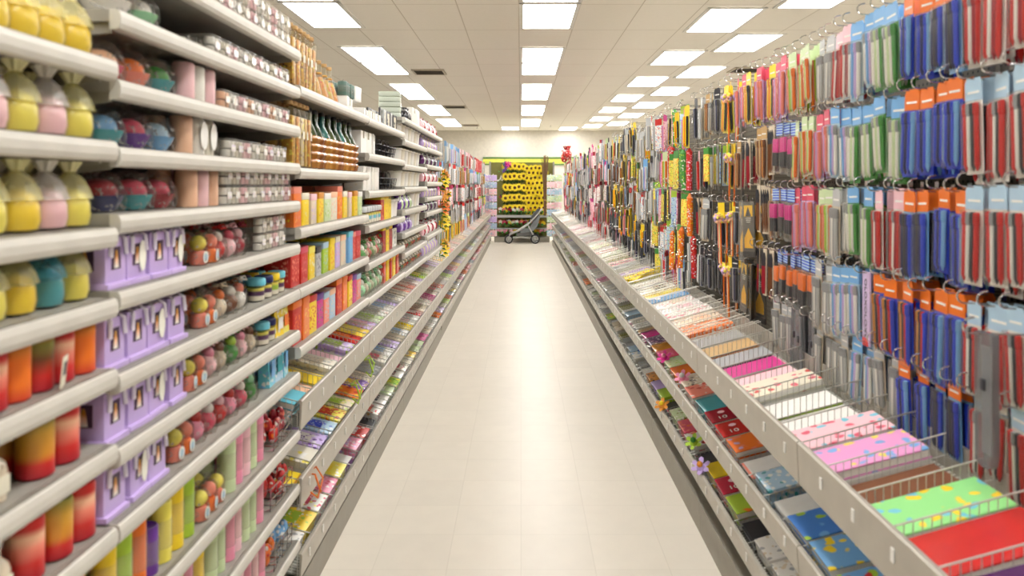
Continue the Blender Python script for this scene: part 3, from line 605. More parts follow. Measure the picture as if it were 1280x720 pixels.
row(3, 6, pouch, None, Dd, 4.5, .078, 'soap_pouch', None, 'soap', 'cellophane soap pouches', 1, .08, .04, alt=[(('mint','white'),'mint tied soap pouch'), (('beige','green'),'beige and green tied soap pouch')], scale=1.2)
row(3, 6, gift_box, None, 4.5, 5.1, .12, 'gift_box', None, 'gift box', 'printed gift boxes', 1, .12, .06, alt=[(('red','orange','orange',.11,.1,.14),'red printed gift box with orange lid'), (('yellow','olive','yellow',.11,.1,.14),'plain yellow gift box')])
row(4, 1, glass_block, ((228,236,222),), Ee+.02, 5.42, .2, 'glass_stack', 'frosted pale green ribbed glass block', 'glass block', None, 1, .2, .1)
row(4, 1, vase, None, 5.5, 5.75, .1, 'vase', None, 'vase', 'small glazed vases', 2, .09, .045, alt=[(('charcoal',),'small charcoal vase with silver band')])
row(4, 1, carton, ('white',.19,.2,.13), 5.76, 6.35, .2, 'carton', 'tall white carton', 'box', 'white cartons', 1, .2, .11)
for s in (2, 3, 4, 5, 6, 7, 8):
    alt = [(('white',),'deep white rimmed bowl'), (('ivory',),'deep ivory rimmed bowl')]
    zz = SHELVES[4][s-2]-SHELVES[4][s-1]
    if s in (5, 6):
        row(4, s, vase, None, Ee, 5.75, .1, 'vase', None, 'vase', 'small glazed vases', 2, .09, .045, alt=[(('purple',),'small purple vase with silver band'), (('lavender',) if s == 6 else ('pale green',),'small pale vase with silver band')], scale=.95)
        row(4, s, pot, None, 5.78, 6.35, .155, 'bowl', None, 'bowl', 'deep white bowls', 1, .16, .078, alt=alt, scale=.95)
    elif s in (7, 8):
        row(4, s, bowl, None, Ee, 6.35, .12, 'gift_bowl', None, 'gift bowl', 'cellophane wrapped bowls', 2, .12, .06, alt=[(('red','beige'),'red wrapped bowl with beige filling'), (('green','cream'),'green wrapped bowl with cream filling'), (('orange','white'),'orange wrapped bowl with white filling')], scale=.9)
    else:
        row(4, s, pot, None, Ee, 6.35, .155, 'bowl', None, 'bowl', 'deep white bowls', 1, .16, .078, alt=alt, scale=.95)
for s in range(1, 9):
    al = [[(('plum',),'small plum vase with silver band'), (('silver',),'small silver vase with silver band'), (('charcoal',),'small charcoal vase with silver band')],
          [(('pale pink',),'small pale pink vase with silver band'), (('crimson',),'small crimson vase with silver band'), (('white',),'small white vase with silver band')],
          [(('lavender',),'small lavender vase with silver band'), (('beige',),'small beige vase with silver band')]][s % 3]
    row(5, s, vase, None, Ff, 7.55, .1, 'vase', None, 'vase', 'small glazed vases', 2, .09, .045, alt=al)

# ------------------------------------------------------------------ wire bins along both sides (built for the right, mirrored for the left)
BX0, BX1, TILT = .80, 1.14, math.radians(15)
def make_bin(side, lh, ln):
    tz = math.tan(TILT)*(BX1-BX0-.01)
    fl = MB().add([(BX0+.01,0,.008),(BX1,0,.008+tz),(BX1,ln,.008+tz),(BX0+.01,ln,.008)], [(0,1,2,3)])
    lp = MB().prism([(BX0,-.004),(BX0-.006,lh-.004),(BX0-.002,lh),(BX0+.008,lh),(BX0+.008,lh-.008),(BX0+.004,lh-.01),(BX0+.006,-.004)], .003, ln-.003, 'y')
    bk = MB().box((BX1+.004, ln/2, .008+tz+lh*.35), (.006, ln-.01, lh*.7))
    tg = []
    y = .1
    while y < ln-.06:
        t = MB().box((BX0-.006, y, lh*.55), (.003,.013,.03)); tg.append(t); y += .19
    out = []
    for nme, mb, mt in (('floor_grid', fl, MESHF), ('front_lip', lp, LIP), ('back_stop', bk, LIP)):
        out.append((nme, M(mb.flip() if side < 0 else mb, nme, mt, smooth=False), []))
    for t in tg: out.append(('tag_clip', M(t.flip() if side < 0 else t, 'tag_clip', plain('white',.5), smooth=False), []))
    return out
def divider_mesh(side, lh, fine):
    b = MB(); tl = math.tan(TILT); n = 16 if fine else 8; r = .0012 if fine else .0022
    p = lambda x, z: (x, 0, z+(x-BX0-.01)*tl)
    b.tube([p(BX0+.012,.006), p(BX0+.012,lh-.004), p(BX1,lh-.002), p(BX1,.006)], .0024, 5)
    for i in range(1, n):
        x = BX0+.012+(BX1-BX0-.012)*i/n; b.tube([p(x,.006), p(x,lh-.003)], r, 4, caps=False)
    b.tube([p(BX0+.012,lh*.5), p(BX1,lh*.5)], r, 4)
    return M(b.flip() if side < 0 else b, 'divider', WIRE)
DIV = {}
def text_mesh(body, size, mat):
    cu = bpy.data.curves.new('lettering', 'FONT'); cu.body = body; cu.size = size; cu.extrude = .0003; cu.align_x = 'CENTER'; cu.align_y = 'CENTER'; cu.materials.append(mat)
    o = bpy.data.objects.new('lettering', cu); COL.objects.link(o); bpy.context.view_layer.update()
    me = bpy.data.meshes.new_from_object(o.evaluated_get(bpy.context.evaluated_depsgraph_get())); bpy.data.objects.remove(o); return me
def pad(c, c2, c3, w, t, style):
    """pad of paper lying flat, long side along x"""
    d = .27
    pg = MB().box((0,0,t*.45), (d-.004,w-.004,t*.9)); cv = MB().box((0,0,t*.95), (d,w,t*.1+.0008))
    mt = {0: printed(c,c2,c3,26.), 1: plain(c,.25,0,.4), 2: printed(c,c2,c3,60.), 3: stripes(c,c2,30.,0), 4: plain(c,.25,0,.4), 5: plain(c,.25,0,.4)}[style]
    out = [('page_block', M(pg,'page_block',PAGES if t > .012 else plain('white'), smooth=False), []), ('cover', M(cv,'cover',mt, smooth=False), [])]
    if style == 1: out.append(('title_strip', M(MB().box((-.06,0,t+.0016), (.03,w*.3,.0006)),'title_strip',plain(c2,.5), smooth=False), []))
    if style == 5:
        out.append(('round_emblem', M(MB().lathe([(.016,t+.0014),(.015,t+.0022)], 18, c=(-.07,w*.18,0)),'round_emblem',plain('pale pink',.5)), []))
        for x in (-.08, .05):
            me = text_mesh('10', .045, plain('white',.5)); me.transform(Matrix.Translation((x,-w*.24,t+.0018))); out.append(('number', me, []))
    return out
def flat_pack(c, c2, c3, w, t, style):
    d = .26
    b = MB().box((0,0,t/2), (d,w,t), b=min(.004, t*.3)); mt = printed(c,c2,c3,40.) if style else plain(c,.2,0,.5)
    lb = MB().box((.03,0,t+.0004), (.09,w*.6,.0008))
    return [('packet', M(b,'packet',mt), []), ('paper_label', M(lb,'paper_label',printed(c2,c,c3,70.), smooth=False), [])]
def bundle(c, c2, w):
    """bundle of flat sheets fanned a little"""
    b = MB()
    for i in range(7): b.box((R.uniform(-.008,.008), R.uniform(-.003,.003), .004+i*.0055), (.25,w-.012,.0034), i % 2, rot=Matrix.Rotation(R.uniform(-.02,.02),3,'Z'))
    return [('bundle', M(b,'bundle',plain(c,.35),plain(c2,.35), smooth=False), [])]
PADC = [('white','pale pink','beige'),('cream','grey','white'),('rose','white','red'),('red','white','yellow'),('yellow','white','orange'),('lime','yellow','green'),('pink','yellow','white'),
        ('orange','red','yellow'),('ivory','rose','charcoal'),('pale blue','white','blue'),('beige','brown','white'),('white','charcoal','red'),('lilac','white','purple'),('white','grey','salmon'),('pale green','white','lime'),('magenta','pink','white'),('salmon','cream','red'),('white','sky blue','silver')]
TIERN = ['top', 'middle', 'bottom']
SIDEN = {1: 'right', -1: 'left'}
NEAR = {  # fillings of the nearest compartments: (kind, colours, style)
 (1,0): [('p',('salmon','red','white'),1),('p',('crimson','plum','red'),1),('p',('plum','purple','white'),4),('p',('red','white','crimson'),4),('p',((150,226,140),'aqua','yellow'),0),('b',('brown','tan'),0),('p',((236,160,210),'lemon','sky blue'),0),('p',('pale pink','aqua','rose'),0),('b',('white','pale pink'),0),('b',('white','lime'),0),('p',('cream','rose','red'),0),('b',('pale pink','rose'),0),('b',('magenta','pink'),0),('b',('grey','charcoal'),0),('b',('tan','amber'),0),('b',('grey','beige'),0),('f',('orange','peach','white'),1),('f',('beige','peach','white'),1),('p',('white','rose','pink'),0),('f',('white','pale pink','grey'),1),('f',('white','beige','rose'),1),('p',('sky blue','white','navy'),1),('f',('yellow','lemon','gold'),0)],
 (1,1): [('b',('white','grey'),0)]*5+[('p',('sky blue','lime','red'),0),('p',('sky blue','yellow','olive'),0),('p',((70,130,210),'sky blue','lime'),0),('b',('white','grey'),0),('f',('pale blue','white','teal'),1),('b',('white','salmon'),0),('p',('orange','lilac','salmon'),0),('p',('red','white','pale blue'),5),('p',('crimson','white','yellow'),5),('f',('teal','mint','white'),0),('p',('salmon','red','white'),0),('f',('beige','white','charcoal'),1),('f',('orange','amber','lime'),0),('f',('pale green','lime','beige'),1),('f',('rose','pink','red'),1),('f',('amber','tan','brown'),0),('f',('plum','pale pink','white'),1),('f',('magenta','pink','charcoal'),0),('b',('tan','charcoal'),0)],
 (1,2): [('f',('grey','white','beige'),1)]*8+[('f',('white','grey','beige'),1),('f',('white','grey','beige'),1),('b',('charcoal','grey'),0),('p',('lime','orange','yellow'),0),('p',((200,40,70),'white','crimson'),5),('p',('yellow','lime','lemon'),4),('b',('charcoal','grey'),0),('p',('white','red','salmon'),0),('f',('rose','salmon','orange'),1),('f',('pale green','olive','white'),1),('b',('charcoal','rose'),0),('f',('lime','green','charcoal'),0),('f',('lavender','pink','charcoal'),0),('f',('amber','tan','charcoal'),1)],
 (-1,0): [('p',('aqua','pale blue','white'),1),('b',('peach','cream'),0),('b',('yellow','lemon'),0),('f',('ivory','beige','grey'),1),('b',('pale pink','beige'),0),('f',('lilac','lime','white'),1),('f',('red','orange','white'),0),('f',('yellow','lemon','lilac'),1),('f',('lilac','pale pink','rose'),1),('f',('pale green','lime','white'),1)],
 (-1,1): [('b',('yellow','amber'),0),('p',('ivory','lemon','white'),0),('f',('lilac','white','purple'),1),('f',('pale blue','blue','white'),1),('f',('lemon','red','orange'),1),('f',('beige','lime','lemon'),1),('p',('orange','red','yellow'),0),('f',('purple','yellow','lilac'),1),('b',('beige','white'),0),('b',('grey','beige'),0)],
 (-1,2): [('f',('white','grey','silver'),1),('f',('yellow','lime','white'),1),('f',('white','rose','lemon'),1),('f',('pink','white','rose'),1),('f',('lemon','yellow','white'),1),('b',('white','plum'),0),('f',('pink','lilac','white'),1),('f',('red','white','crimson'),1),('b',('charcoal','grey'),0),('f',('white','red','tan'),1)]}
NMC = {(150,226,140):'light green',(236,160,210):'orchid pink',(70,130,210):'mid blue',(200,40,70):'cherry red'}
def bins(side, ystart, nb, tiers):
    ci = {0:0, 1:0, 2:0}
    for k in range(nb):
        yb = ystart+k*BW; by = 'nearest' if k == 0 else od(k+1)
        for t, (zb, lh) in enumerate(tiers):
            root = place(make_bin, (side, lh, BW), (0, yb, zb), 0, 'wire_bin', 'grey sloping wire bin with front lip, %s tier, %s %s bin bay' % (TIERN[t], by, SIDEN[side]), 'bin', 'sloping wire bins')
            near = yb < 5.; wd = .17 if yb < 3.2 else (.2 if yb < 6 else (.3 if yb < 11 else .405))
            n = int(round(BW/wd)); wd = BW/n; ck = (side, lh, yb < 7)
            if ck not in DIV: DIV[ck] = divider_mesh(*ck)
            for i in range(n+1):
                if i == n and k < nb-1: continue
                d = link('divider', DIV[ck], root); d.location = (0, min(max(i*wd, .004), BW-.004), 0)
            for i in range(n):
                lst = NEAR.get((side, t), []); j = ci[t]; ci[t] += 1
                if j < len(lst): kind, cc, st = lst[j]
                else: kind = R.choice('ppfffb' if side < 0 else 'pfbbb'); cc = R.choice(PADC) if side < 0 or kind != 'b' else R.choice([('white','grey','x'),('white','beige','x'),('grey','white','x'),('olive','ivory','x'),('ivory','pink','x'),('silver','white','x')]); st = R.choice((0,1,2)) if kind == 'p' else R.choice((0,1))
                w = round(wd-.018, 3); nst = 3 if yb < 3.4 else (2 if yb < 7 else 1)
                th = round(.052/nst+.004, 4) if nst > 1 else .045
                for q in range(nst):
                    c3 = cc
                    if kind == 'b' : fn, a, nme, cat, ht = bundle, (cc[0], cc[1], w), 'card_bundle', 'card bundle', .041
                    elif kind == 'p': fn, a, nme, cat, ht = pad, (*cc, w, th, st), 'notepad', 'notepad', th+.002
                    else: fn, a, nme, cat, ht = flat_pack, (*cc, w, th, st), 'craft_packet', 'packet', th+.001
                    if kind == 'b' and q > 0: break
                    hh = .004+(ht*q if kind != 'b' else 0)+(.012 if lh > .1 and kind != 'b' else 0)*0
                    x = (BX0+BX1)/2+.004; zf = zb+.010+math.tan(TILT)*(x-BX0-.01)
                    loc = (side*(x-math.sin(TILT)*hh), yb+(i+.5)*wd+R.uniform(-.003,.003), zf+math.cos(TILT)*hh)
                    nmd = {'b':'fanned bundle of cards','p':'notepad','f':'flat craft packet'}[kind]
                    lay = '' if nst == 1 or kind == 'b' else [', bottom one', ', second up', ', uppermost'][q if nst == 3 else q*2]
                    lab = '%s %s%s, %s compartment, %s tier, %s %s bin bay' % (NMC.get(cc[0], cc[0]), nmd, lay, od(i+1), TIERN[t], by, SIDEN[side])
                    place(fn, a, loc, (0, -side*TILT, R.uniform(-.04,.04)+(PI if side > 0 else 0)) if False else (0, -side*TILT, R.uniform(-.03,.03)), nme, lab, cat, {'b':'fanned card bundles','p':'notepads in bins','f':'flat packets in bins'}[kind])
RT = ((.722,.118), (.462,.078), (.228,.070)); LT = ((.688,.105), (.405,.105), (.150,.085))
RY, NR = .92, 15
bins(1, RY, NR, RT)
LY = YA+2*BW
bins(-1, LY, 14, LT)

# ------------------------------------------------------------------ pegboard bays
PEG = None
def peg_mat():
    m, nt, out = nm('pegboard'); b = bsdf(nt, out, C((150,142,124)), .6)
    tc = N(nt, 'ShaderNodeTexCoord'); sx = N(nt, 'ShaderNodeSeparateXYZ'); L(nt, tc.outputs['Object'], sx.inputs[0])
    fs = []
    for a in (1, 2):
        mu = N(nt, 'ShaderNodeMath', operation='MULTIPLY'); mu.inputs[1].default_value = 1/.0254; L(nt, sx.outputs[a], mu.inputs[0])
        fr = N(nt, 'ShaderNodeMath', operation='FRACT'); L(nt, mu.outputs[0], fr.inputs[0])
        sb = N(nt, 'ShaderNodeMath', operation='SUBTRACT'); sb.inputs[1].default_value = .5; L(nt, fr.outputs[0], sb.inputs[0])
        pw = N(nt, 'ShaderNodeMath', operation='MULTIPLY'); L(nt, sb.outputs[0], pw.inputs[0]); L(nt, sb.outputs[0], pw.inputs[1]); fs.append(pw)
    ad = N(nt, 'ShaderNodeMath', operation='ADD'); L(nt, fs[0].outputs[0], ad.inputs[0]); L(nt, fs[1].outputs[0], ad.inputs[1])
    lt = N(nt, 'ShaderNodeMath', operation='LESS_THAN'); lt.inputs[1].default_value = .035; L(nt, ad.outputs[0], lt.inputs[0])
    mx = N(nt, 'ShaderNodeMix', data_type='RGBA'); mx.inputs['A'].default_value = (*C((110,104,92)), 1); mx.inputs['B'].default_value = (*C('black'), 1)
    L(nt, lt.outputs[0], mx.inputs['Factor']); L(nt, mx.outputs['Result'], b.inputs['Base Color']); return m
PEG = peg_mat()
def make_pegbay(side, bx, low, top):
    p = MB().box((bx+.01, BW/2, (low+top)/2), (.02, BW-.03, top-low)); b = MB().box(((bx+.82)/2, BW/2, .05), (bx-.80, BW-.004, .1)); b.box((.83, BW/2, .115), (.05, BW-.004, .05))
    out = []
    for nme, mb, mt in (('pegboard', p, PEG), ('base', b, KICK)): out.append((nme, M(mb.flip() if side < 0 else mb, nme, mt, smooth=False), []))
    for y in (0., BW):
        u = MB().box((bx+.012, y, top/2), (.05,.028,top)); out.append(('upright', M(u.flip() if side < 0 else u, 'upright', UNDER, smooth=False), []))
    return out
RBX, LBX = 1.37, 1.22
for k in range(NR): place(make_pegbay, (1, RBX, .1, 2.14), (0, RY+k*BW, 0), 0, 'pegboard_bay', 'grey pegboard bay behind hanging packs, %s along right rack' % od(k+1), 'pegboard', 'pegboard bays')
for k in range(10): place(make_pegbay, (-1, LBX, .1, 2.12), (0, YA+(6+k)*BW, 0), 0, 'pegboard_bay', 'grey pegboard bay behind hanging packs, %s along left rack' % od(k+1), 'pegboard', 'pegboard bays')

def make_hook(side, ln):
    """wire peg hook: back at x=0, running to -ln (right) with a curled-up end"""
    pts = [(0,0,.0),(-.02,0,0),(-ln*.6,0,.002),(-ln+.02,0,.006)]
    pts += [(-ln+.02-.017*math.sin(a), 0, .006+.017-.017*math.cos(a)) for a in [PI*i/8 for i in range(1,8)]]+[(-ln+.028,0,.042)]
    b = MB().tube(pts, .0024, 6); pl = MB().box((-.003,0,0), (.006,.022,.05))
    return [('wire', M(b.flip() if side < 0 else b,'wire',CHROME), []), ('back_plate', M(pl.flip() if side < 0 else pl,'back_plate',CHROME), [])]

# packs: front faces +x, base at z=0, hang hole near the top
def _pen(y, z0, z1, r, cap):
    p = MB().lathe([(.0012,z0),(r*.8,z0+.012),(r,z0+.016),(r,z1-.03),(r*.96,z1-.028)], 8, c=(.009,y,0))
    k = MB().lathe([(r*1.08,z1-.034),(r*1.1,z1-.03),(r*1.0,z1-.002),(r*.5,z1)], 8, c=(.009,y,0)); k.box((.009+r+.001,y,z1-.016), (.002,.003,.026))
    return p, k
def pen_pack(head, back, pens, w, h, r):
    out = []
    c = MB().box((0,0,h*.38), (.0016,w,h*.76)); out.append(('backing_card', M(c,'backing_card',plain(back,.35), smooth=False), []))
    hd = MB().prism([(-w/2,h*.76),(w/2,h*.76),(w/2,h*.95),(w/2-.008,h),(-w/2+.008,h),(-w/2,h*.95)], -.001, .0012, 'x'); out.append(('header_card', M(hd,'header_card',plain(head,.35), smooth=False), []))
    ln = MB().box((.0016,0,h*.85), (.0006,w*.7,.006)); out[-1][2].append(('title_line', M(ln,'title_line',plain('white',.5), smooth=False)))
    n = len(pens)
    for i, pc in enumerate(pens):
        p, k = _pen((i-(n-1)/2)*(w*.86/n), .008, h*.74, r, pc)
        out.append(('pen', M(p,'pen',plain(pc,.3)), [('cap', M(k,'cap',plain(pc if pc not in ('white','silver') else 'grey',.25)))]))
    b = MB().box((.009,0,h*.385), (.019,w*.95,h*.75), b=.004); out.append(('bubble', M(b,'bubble',BUB), []))
    return out
def pen_pack_plain(head, back, pens, w, h, r):
    """the same pack where only its edge or outline shows"""
    m = MB(); m.box((0,0,h*.38), (.0016,w,h*.76), 0); m.prism([(-w/2,h*.76),(w/2,h*.76),(w/2,h*.95),(w/2-.008,h),(-w/2+.008,h),(-w/2,h*.95)], -.001, .0012, 'x', 1)
    n = len(pens); mats = [plain(back,.35), plain(head,.35)]
    for i, pc in enumerate(pens):
        mats.append(plain(pc,.25,0,.4)); m.lathe([(r*.3,.008),(r,.024),(r,h*.60),(r*1.1,h*.61),(r,h*.74)], 6, c=(.009,(i-(n-1)/2)*(w*.86/n),0), mat=2+i)
    return [('pack', M(m,'pack',*mats), [])]
def highlighters(c, c2, w, h):
    out = []
    for i in range(3):
        y = (i-1)*w*.29
        p = MB().lathe([(.006,h*.40),(.0105,h*.41),(.0105,h*.66),(.009,h*.68)], 10, c=(.01,y,0)); k = MB().lathe([(.007,h*.14),(.010,h*.16),(.0105,h*.40),(.008,h*.41)], 10, c=(.01,y,0))
        out.append(('highlighter', M(p,'highlighter',plain(c,.3)), [('cap', M(k,'cap',plain(c2,.3)))]))
    pr = [(-w/2,h*.18),(-w*.36,h*.05),(-w*.15,0),(w*.15,0),(w*.36,h*.05),(w/2,h*.18),(w/2,h*.74),(-w/2,h*.74)]
    out.append(('bubble', M(MB().prism(pr, -.001, .021, 'x'),'bubble',BUB), []))
    out.append(('header_card', M(MB().box((0,0,h*.87), (.0016,w*1.04,h*.25)),'header_card',stripes('pale blue','blue',90.,2), smooth=False), []))
    return out
def set_square(w, h):
    b = MB().box((0,0,h*.5), (.004,w,h), b=.001); out = [('card', M(b,'card',plain((92,88,80),.35)), [])]
    out.append(('yellow_panel', M(MB().box((.0028,0,h*.83), (.001,w*.7,h*.2)),'yellow_panel',plain((246,196,20),.35), smooth=False), [('triangle', M(MB().prism([(-w*.24,h*.735),(w*.24,h*.735),(0,h*.90)], .0034, .0046, 'x'),'triangle',plain((52,48,44),.4), smooth=False))]))
    ar = MB().prism([(-w*.34,h*.16),(w*.34,h*.16),(w*.34,h*.34),(0,h*.52),(-w*.34,h*.34)], .0026, .0040, 'x'); out.append(('arrow_panel', M(ar,'arrow_panel',plain((250,190,14),.35), smooth=False), []))
    tx = MB()
    for i in range(3): tx.box((.0030,0,h*(.70-.035*i)), (.0012,w*(.42-.05*i),h*.012))
    out.append(('print_line', M(tx,'print_line',plain('ivory',.5), smooth=False), []))
    out.append(('foot_band', M(MB().box((.0026,0,h*.05), (.002,w,h*.1)),'foot_band',plain('black',.3), smooth=False), []))
    out.append(('film', M(MB().box((.005,0,h*.5), (.008,w*1.02,h*1.0), b=.003),'film',film('white',.08)), []))
    return out
def pompom_pen(h):
    p = MB(); rr = random.Random(3)
    for i in range(70):
        d = Vector((rr.gauss(0,1), rr.gauss(0,1), rr.gauss(0,1))).normalized()*rr.uniform(.012,.026); p.ball((.018+d.x,d.y,h*.73+d.z), .009, 6, 4, mat=i % 3)
    s = MB()
    for i, y in enumerate((-.012,.0,.012)): s.tube([(.014,y*.6,.0),(.014,y,h*.66)], .0042, 7, i)
    c = MB().box((0,0,h*.86), (.0016,.06,h*.24))
    return [('pompom', M(p,'pompom',plain('peach',.9),plain('lilac',.9),plain('lemon',.9)), []), ('straw', M(s,'straw',plain('salmon',.4),plain('pale green',.4),plain('orange',.4)), []), ('header_card', M(c,'header_card',plain('yellow',.35), smooth=False), [])]
def scissors(hc, h, w):
    b = MB()
    for s in (-1, 1): b.prism([(s*.001,0),(s*.006,h*.1),(s*.009,h*.5),(s*.003,h*.56),(-s*.004,h*.5)], .004+.002*s, .006+.002*s, 'x')
    out = [('blade', M(b,'blade',CHROME, smooth=False), [])]
    for s in (-1, 1):
        g = MB().tube([(.006,s*(.012+.010*math.cos(2*PI*i/14)),h*.66+.024*math.sin(2*PI*i/14)) for i in range(15)], .0035, 6); out.append(('grip', M(g,'grip',plain(hc,.4)), []))
    out.append(('backing_card', M(MB().box((0,0,h*.5), (.0016,w,h)),'backing_card',plain('silver',.4), smooth=False), [])); return out
def tube_roll(c, c2, h):
    b = MB().lathe([(.017,0),(.02,.002),(.02,h*.9),(.017,h*.9+.002)], 14); e = MB().lathe([(.0205,h*.88),(.021,h*.9),(.012,h*.95),(.004,h)], 14)
    return [('roll', M(b,'roll',printed(c,c2,'white',70.)), []), ('end_cap', M(e,'end_cap',plain(c,.4)), [])]
def sticker_pack(c, c2, c3, w, h):
    b = MB().box((0,0,h*.4), (.006,w,h*.8), b=.0015); hd = MB().box((0,0,h*.9), (.002,w,h*.2))
    return [('packet', M(b,'packet',printed(c,c2,c3,85.)), []), ('header_card', M(hd,'header_card',plain(c3,.4), smooth=False), [])]
def brush_pack(c, w, h):
    out = [('backing_card', M(MB().box((0,0,h*.5), (.0016,w,h)),'backing_card',plain('beige',.5), smooth=False), [])]
    for i in range(4):
        y = (i-1.5)*w*.22; b = MB().lathe([(.002,h*.04),(.0042,h*.2),(.003,h*.62)], 7, c=(.007,y,0)); br = MB().lathe([(.004,h*.62),(.0042,h*.74),(.005,h*.78),(.001,h*.9)], 7, c=(.007,y,0))
        out.append(('paintbrush', M(b,'paintbrush',plain(c,.3)), [('bristle_tip', M(br,'bristle_tip',plain('charcoal',.6)))]))
    return out
def letter_pack(w, h):
    b = MB().box((0,0,h*.5), (.006,w,h), b=.002)
    me = text_mesh('OLOXOLOXO', w*.42, plain('black',.5))
    me.transform(Matrix(((0,0,1,.0036),(0,1,0,0),(-1,0,0,h*.48),(0,0,0,1))) @ Matrix.Rotation(0,4,'Z') @ Matrix(((1,0,0,0),(0,1,0,0),(0,0,1,0),(0,0,0,1))))
    return [('card', M(b,'card',plain((214,190,226),.35,0,.3)), []), ('lettering', me, []), ('foot_card', M(MB().box((.001,0,.012), (.009,w*.7,.024)),'foot_card',plain('red',.4), smooth=False), [])]
def long_pouch(w, h):
    pr = [(-w/2,h*.12),(-w*.4,h*.03),(-w*.2,0),(w*.2,0),(w*.4,h*.03),(w/2,h*.12),(w/2,h),(-w/2,h)]
    return [('pouch', M(MB().prism(pr, -.008, .012, 'x'),'pouch',film('grey',.3)), []), ('ruler', M(MB().box((.002,0,h*.5), (.004,w*.5,h*.8)),'ruler',plain('silver',.3), smooth=False), []), ('clip', M(MB().box((.012,0,h*.62), (.006,w*.25,.03), b=.002),'clip',plain('charcoal',.4)), [])]

def PP_(desc, head, back, pens, w=.064, h=.245, r=.0066, name='pen_pack', cat='pen pack'): return ('pen', desc, (head, back, tuple(pens), w, h, r), name, cat)
SP = {
 'rwb': PP_('red, white and black pen pack','pale blue','white',('red','white','charcoal','red')),
 'rw':  PP_('red and white pen pack','pale pink','white',('red','white','crimson','red')),
 'bo':  PP_('blue pen pack with orange header','orange','blue',('blue','navy','blue','sky blue')),
 'bk':  PP_('navy and black pen pack','orange','sky blue',('navy','charcoal','navy','blue')),
 'ro':  PP_('red and amber pen pack','orange','blue',('amber','charcoal','red','blue')),
 'wg':  PP_('white and green pen pack','sky blue','green',('white','pale green','white','green'), w=.075),
 'wb':  PP_('white and blue pen pack','sky blue','pale blue',('white','sky blue','lilac','white'), w=.07),
 'pk':  PP_('pink and purple marker pack','rose','lilac',('rose','lavender','pink','salmon'), name='marker_pack', cat='marker pack'),
 'cl':  PP_('silver pencil pack','silver','beige',('silver','white','grey','silver'), name='pencil_pack', cat='pencil pack'),
 'lg':  PP_('lime and salmon marker pack','pale green','cream',('salmon','lime','pale green','orange'), name='marker_pack', cat='marker pack'),
 'og':  ('hl','orange highlighter pack',('orange','charcoal',.066,.22),'highlighter_pack','highlighter pack'),
 'mg':  ('hl','magenta highlighter pack',('magenta','charcoal',.066,.22),'highlighter_pack','highlighter pack'),
 'br':  ('br','brown paintbrush pack',('brown',.06,.235),'paintbrush_pack','brush pack'),
 'rb':  ('br','red paintbrush pack',('crimson',.055,.235),'paintbrush_pack','brush pack'),
 'tri': ('sq','yellow and grey set square pack',(.10,.285),'set_square_pack','set square pack'),
 'pom': ('pom','pompom topped straw pen',(.32,),'pompom_pen','pen'),
 'dk':  PP_('dark grey pencil pack','charcoal','grey',('charcoal','grey','navy','charcoal'), w=.05, name='pencil_pack', cat='pencil pack'),
 'dt':  PP_('tan and brown pencil pack','tan','beige',('tan','brown','amber','brown'), w=.05, name='pencil_pack', cat='pencil pack'),
 'yb':  PP_('yellow marker pack','yellow','lemon',('yellow','orange','yellow','charcoal'), name='marker_pack', cat='marker pack'),
 'sc':  ('sc','dark handled scissors on card',('charcoal',.2,.07),'scissors_pack','scissors'),
 'sr':  ('sc','red handled scissors on card',('red',.2,.07),'scissors_pack','scissors'),
 'ro1': ('tb','orange spotted ribbon roll',('orange','yellow',.27),'ribbon_roll','ribbon roll'),
 'ro2': ('tb','red spotted ribbon roll',('red','pink',.27),'ribbon_roll','ribbon roll'),
 'ro3': ('tb','green spotted ribbon roll',('green','lime',.27),'ribbon_roll','ribbon roll'),
 'st1': ('st','pink sticker pack',('pale pink','rose','magenta',.075,.22),'sticker_pack','sticker pack'),
 'st2': ('st','yellow sticker pack',('lemon','orange','green',.075,.22),'sticker_pack','sticker pack'),
 'st3': ('st','white sticker pack',('white','sky blue','red',.075,.22),'sticker_pack','sticker pack'),
 'st4': ('st','blue sticker pack',('pale blue','blue','lime',.075,.22),'sticker_pack','sticker pack'),
 'st5': ('st','red and white sticker pack',('white','red','crimson',.075,.22),'sticker_pack','sticker pack'),
 'let': ('let','lavender pack with black vertical lettering',(.075,.24),'craft_packet','packet'),
 'lp':  ('lp','long clear pouch holding silver ruler',(.07,.34),'ruler_pouch','ruler'),
}
FN = {'pen':pen_pack,'hl':highlighters,'br':brush_pack,'sq':set_square,'pom':pompom_pen,'sc':scissors,'tb':tube_roll,'st':sticker_pack,'let':letter_pack,'lp':long_pouch}
GR = {'pen':'hanging pen, marker and pencil packs','hl':'hanging highlighter packs','br':'hanging paintbrush packs','sq':'hanging set square packs','pom':'hanging pompom pens','sc':'hanging scissors','tb':'hanging ribbon rolls','st':'hanging sticker packs','let':'hanging craft packets','lp':'hanging ruler pouches'}
ROWN = ['top', 'second', 'third', 'fourth', 'fifth']
CC = {}
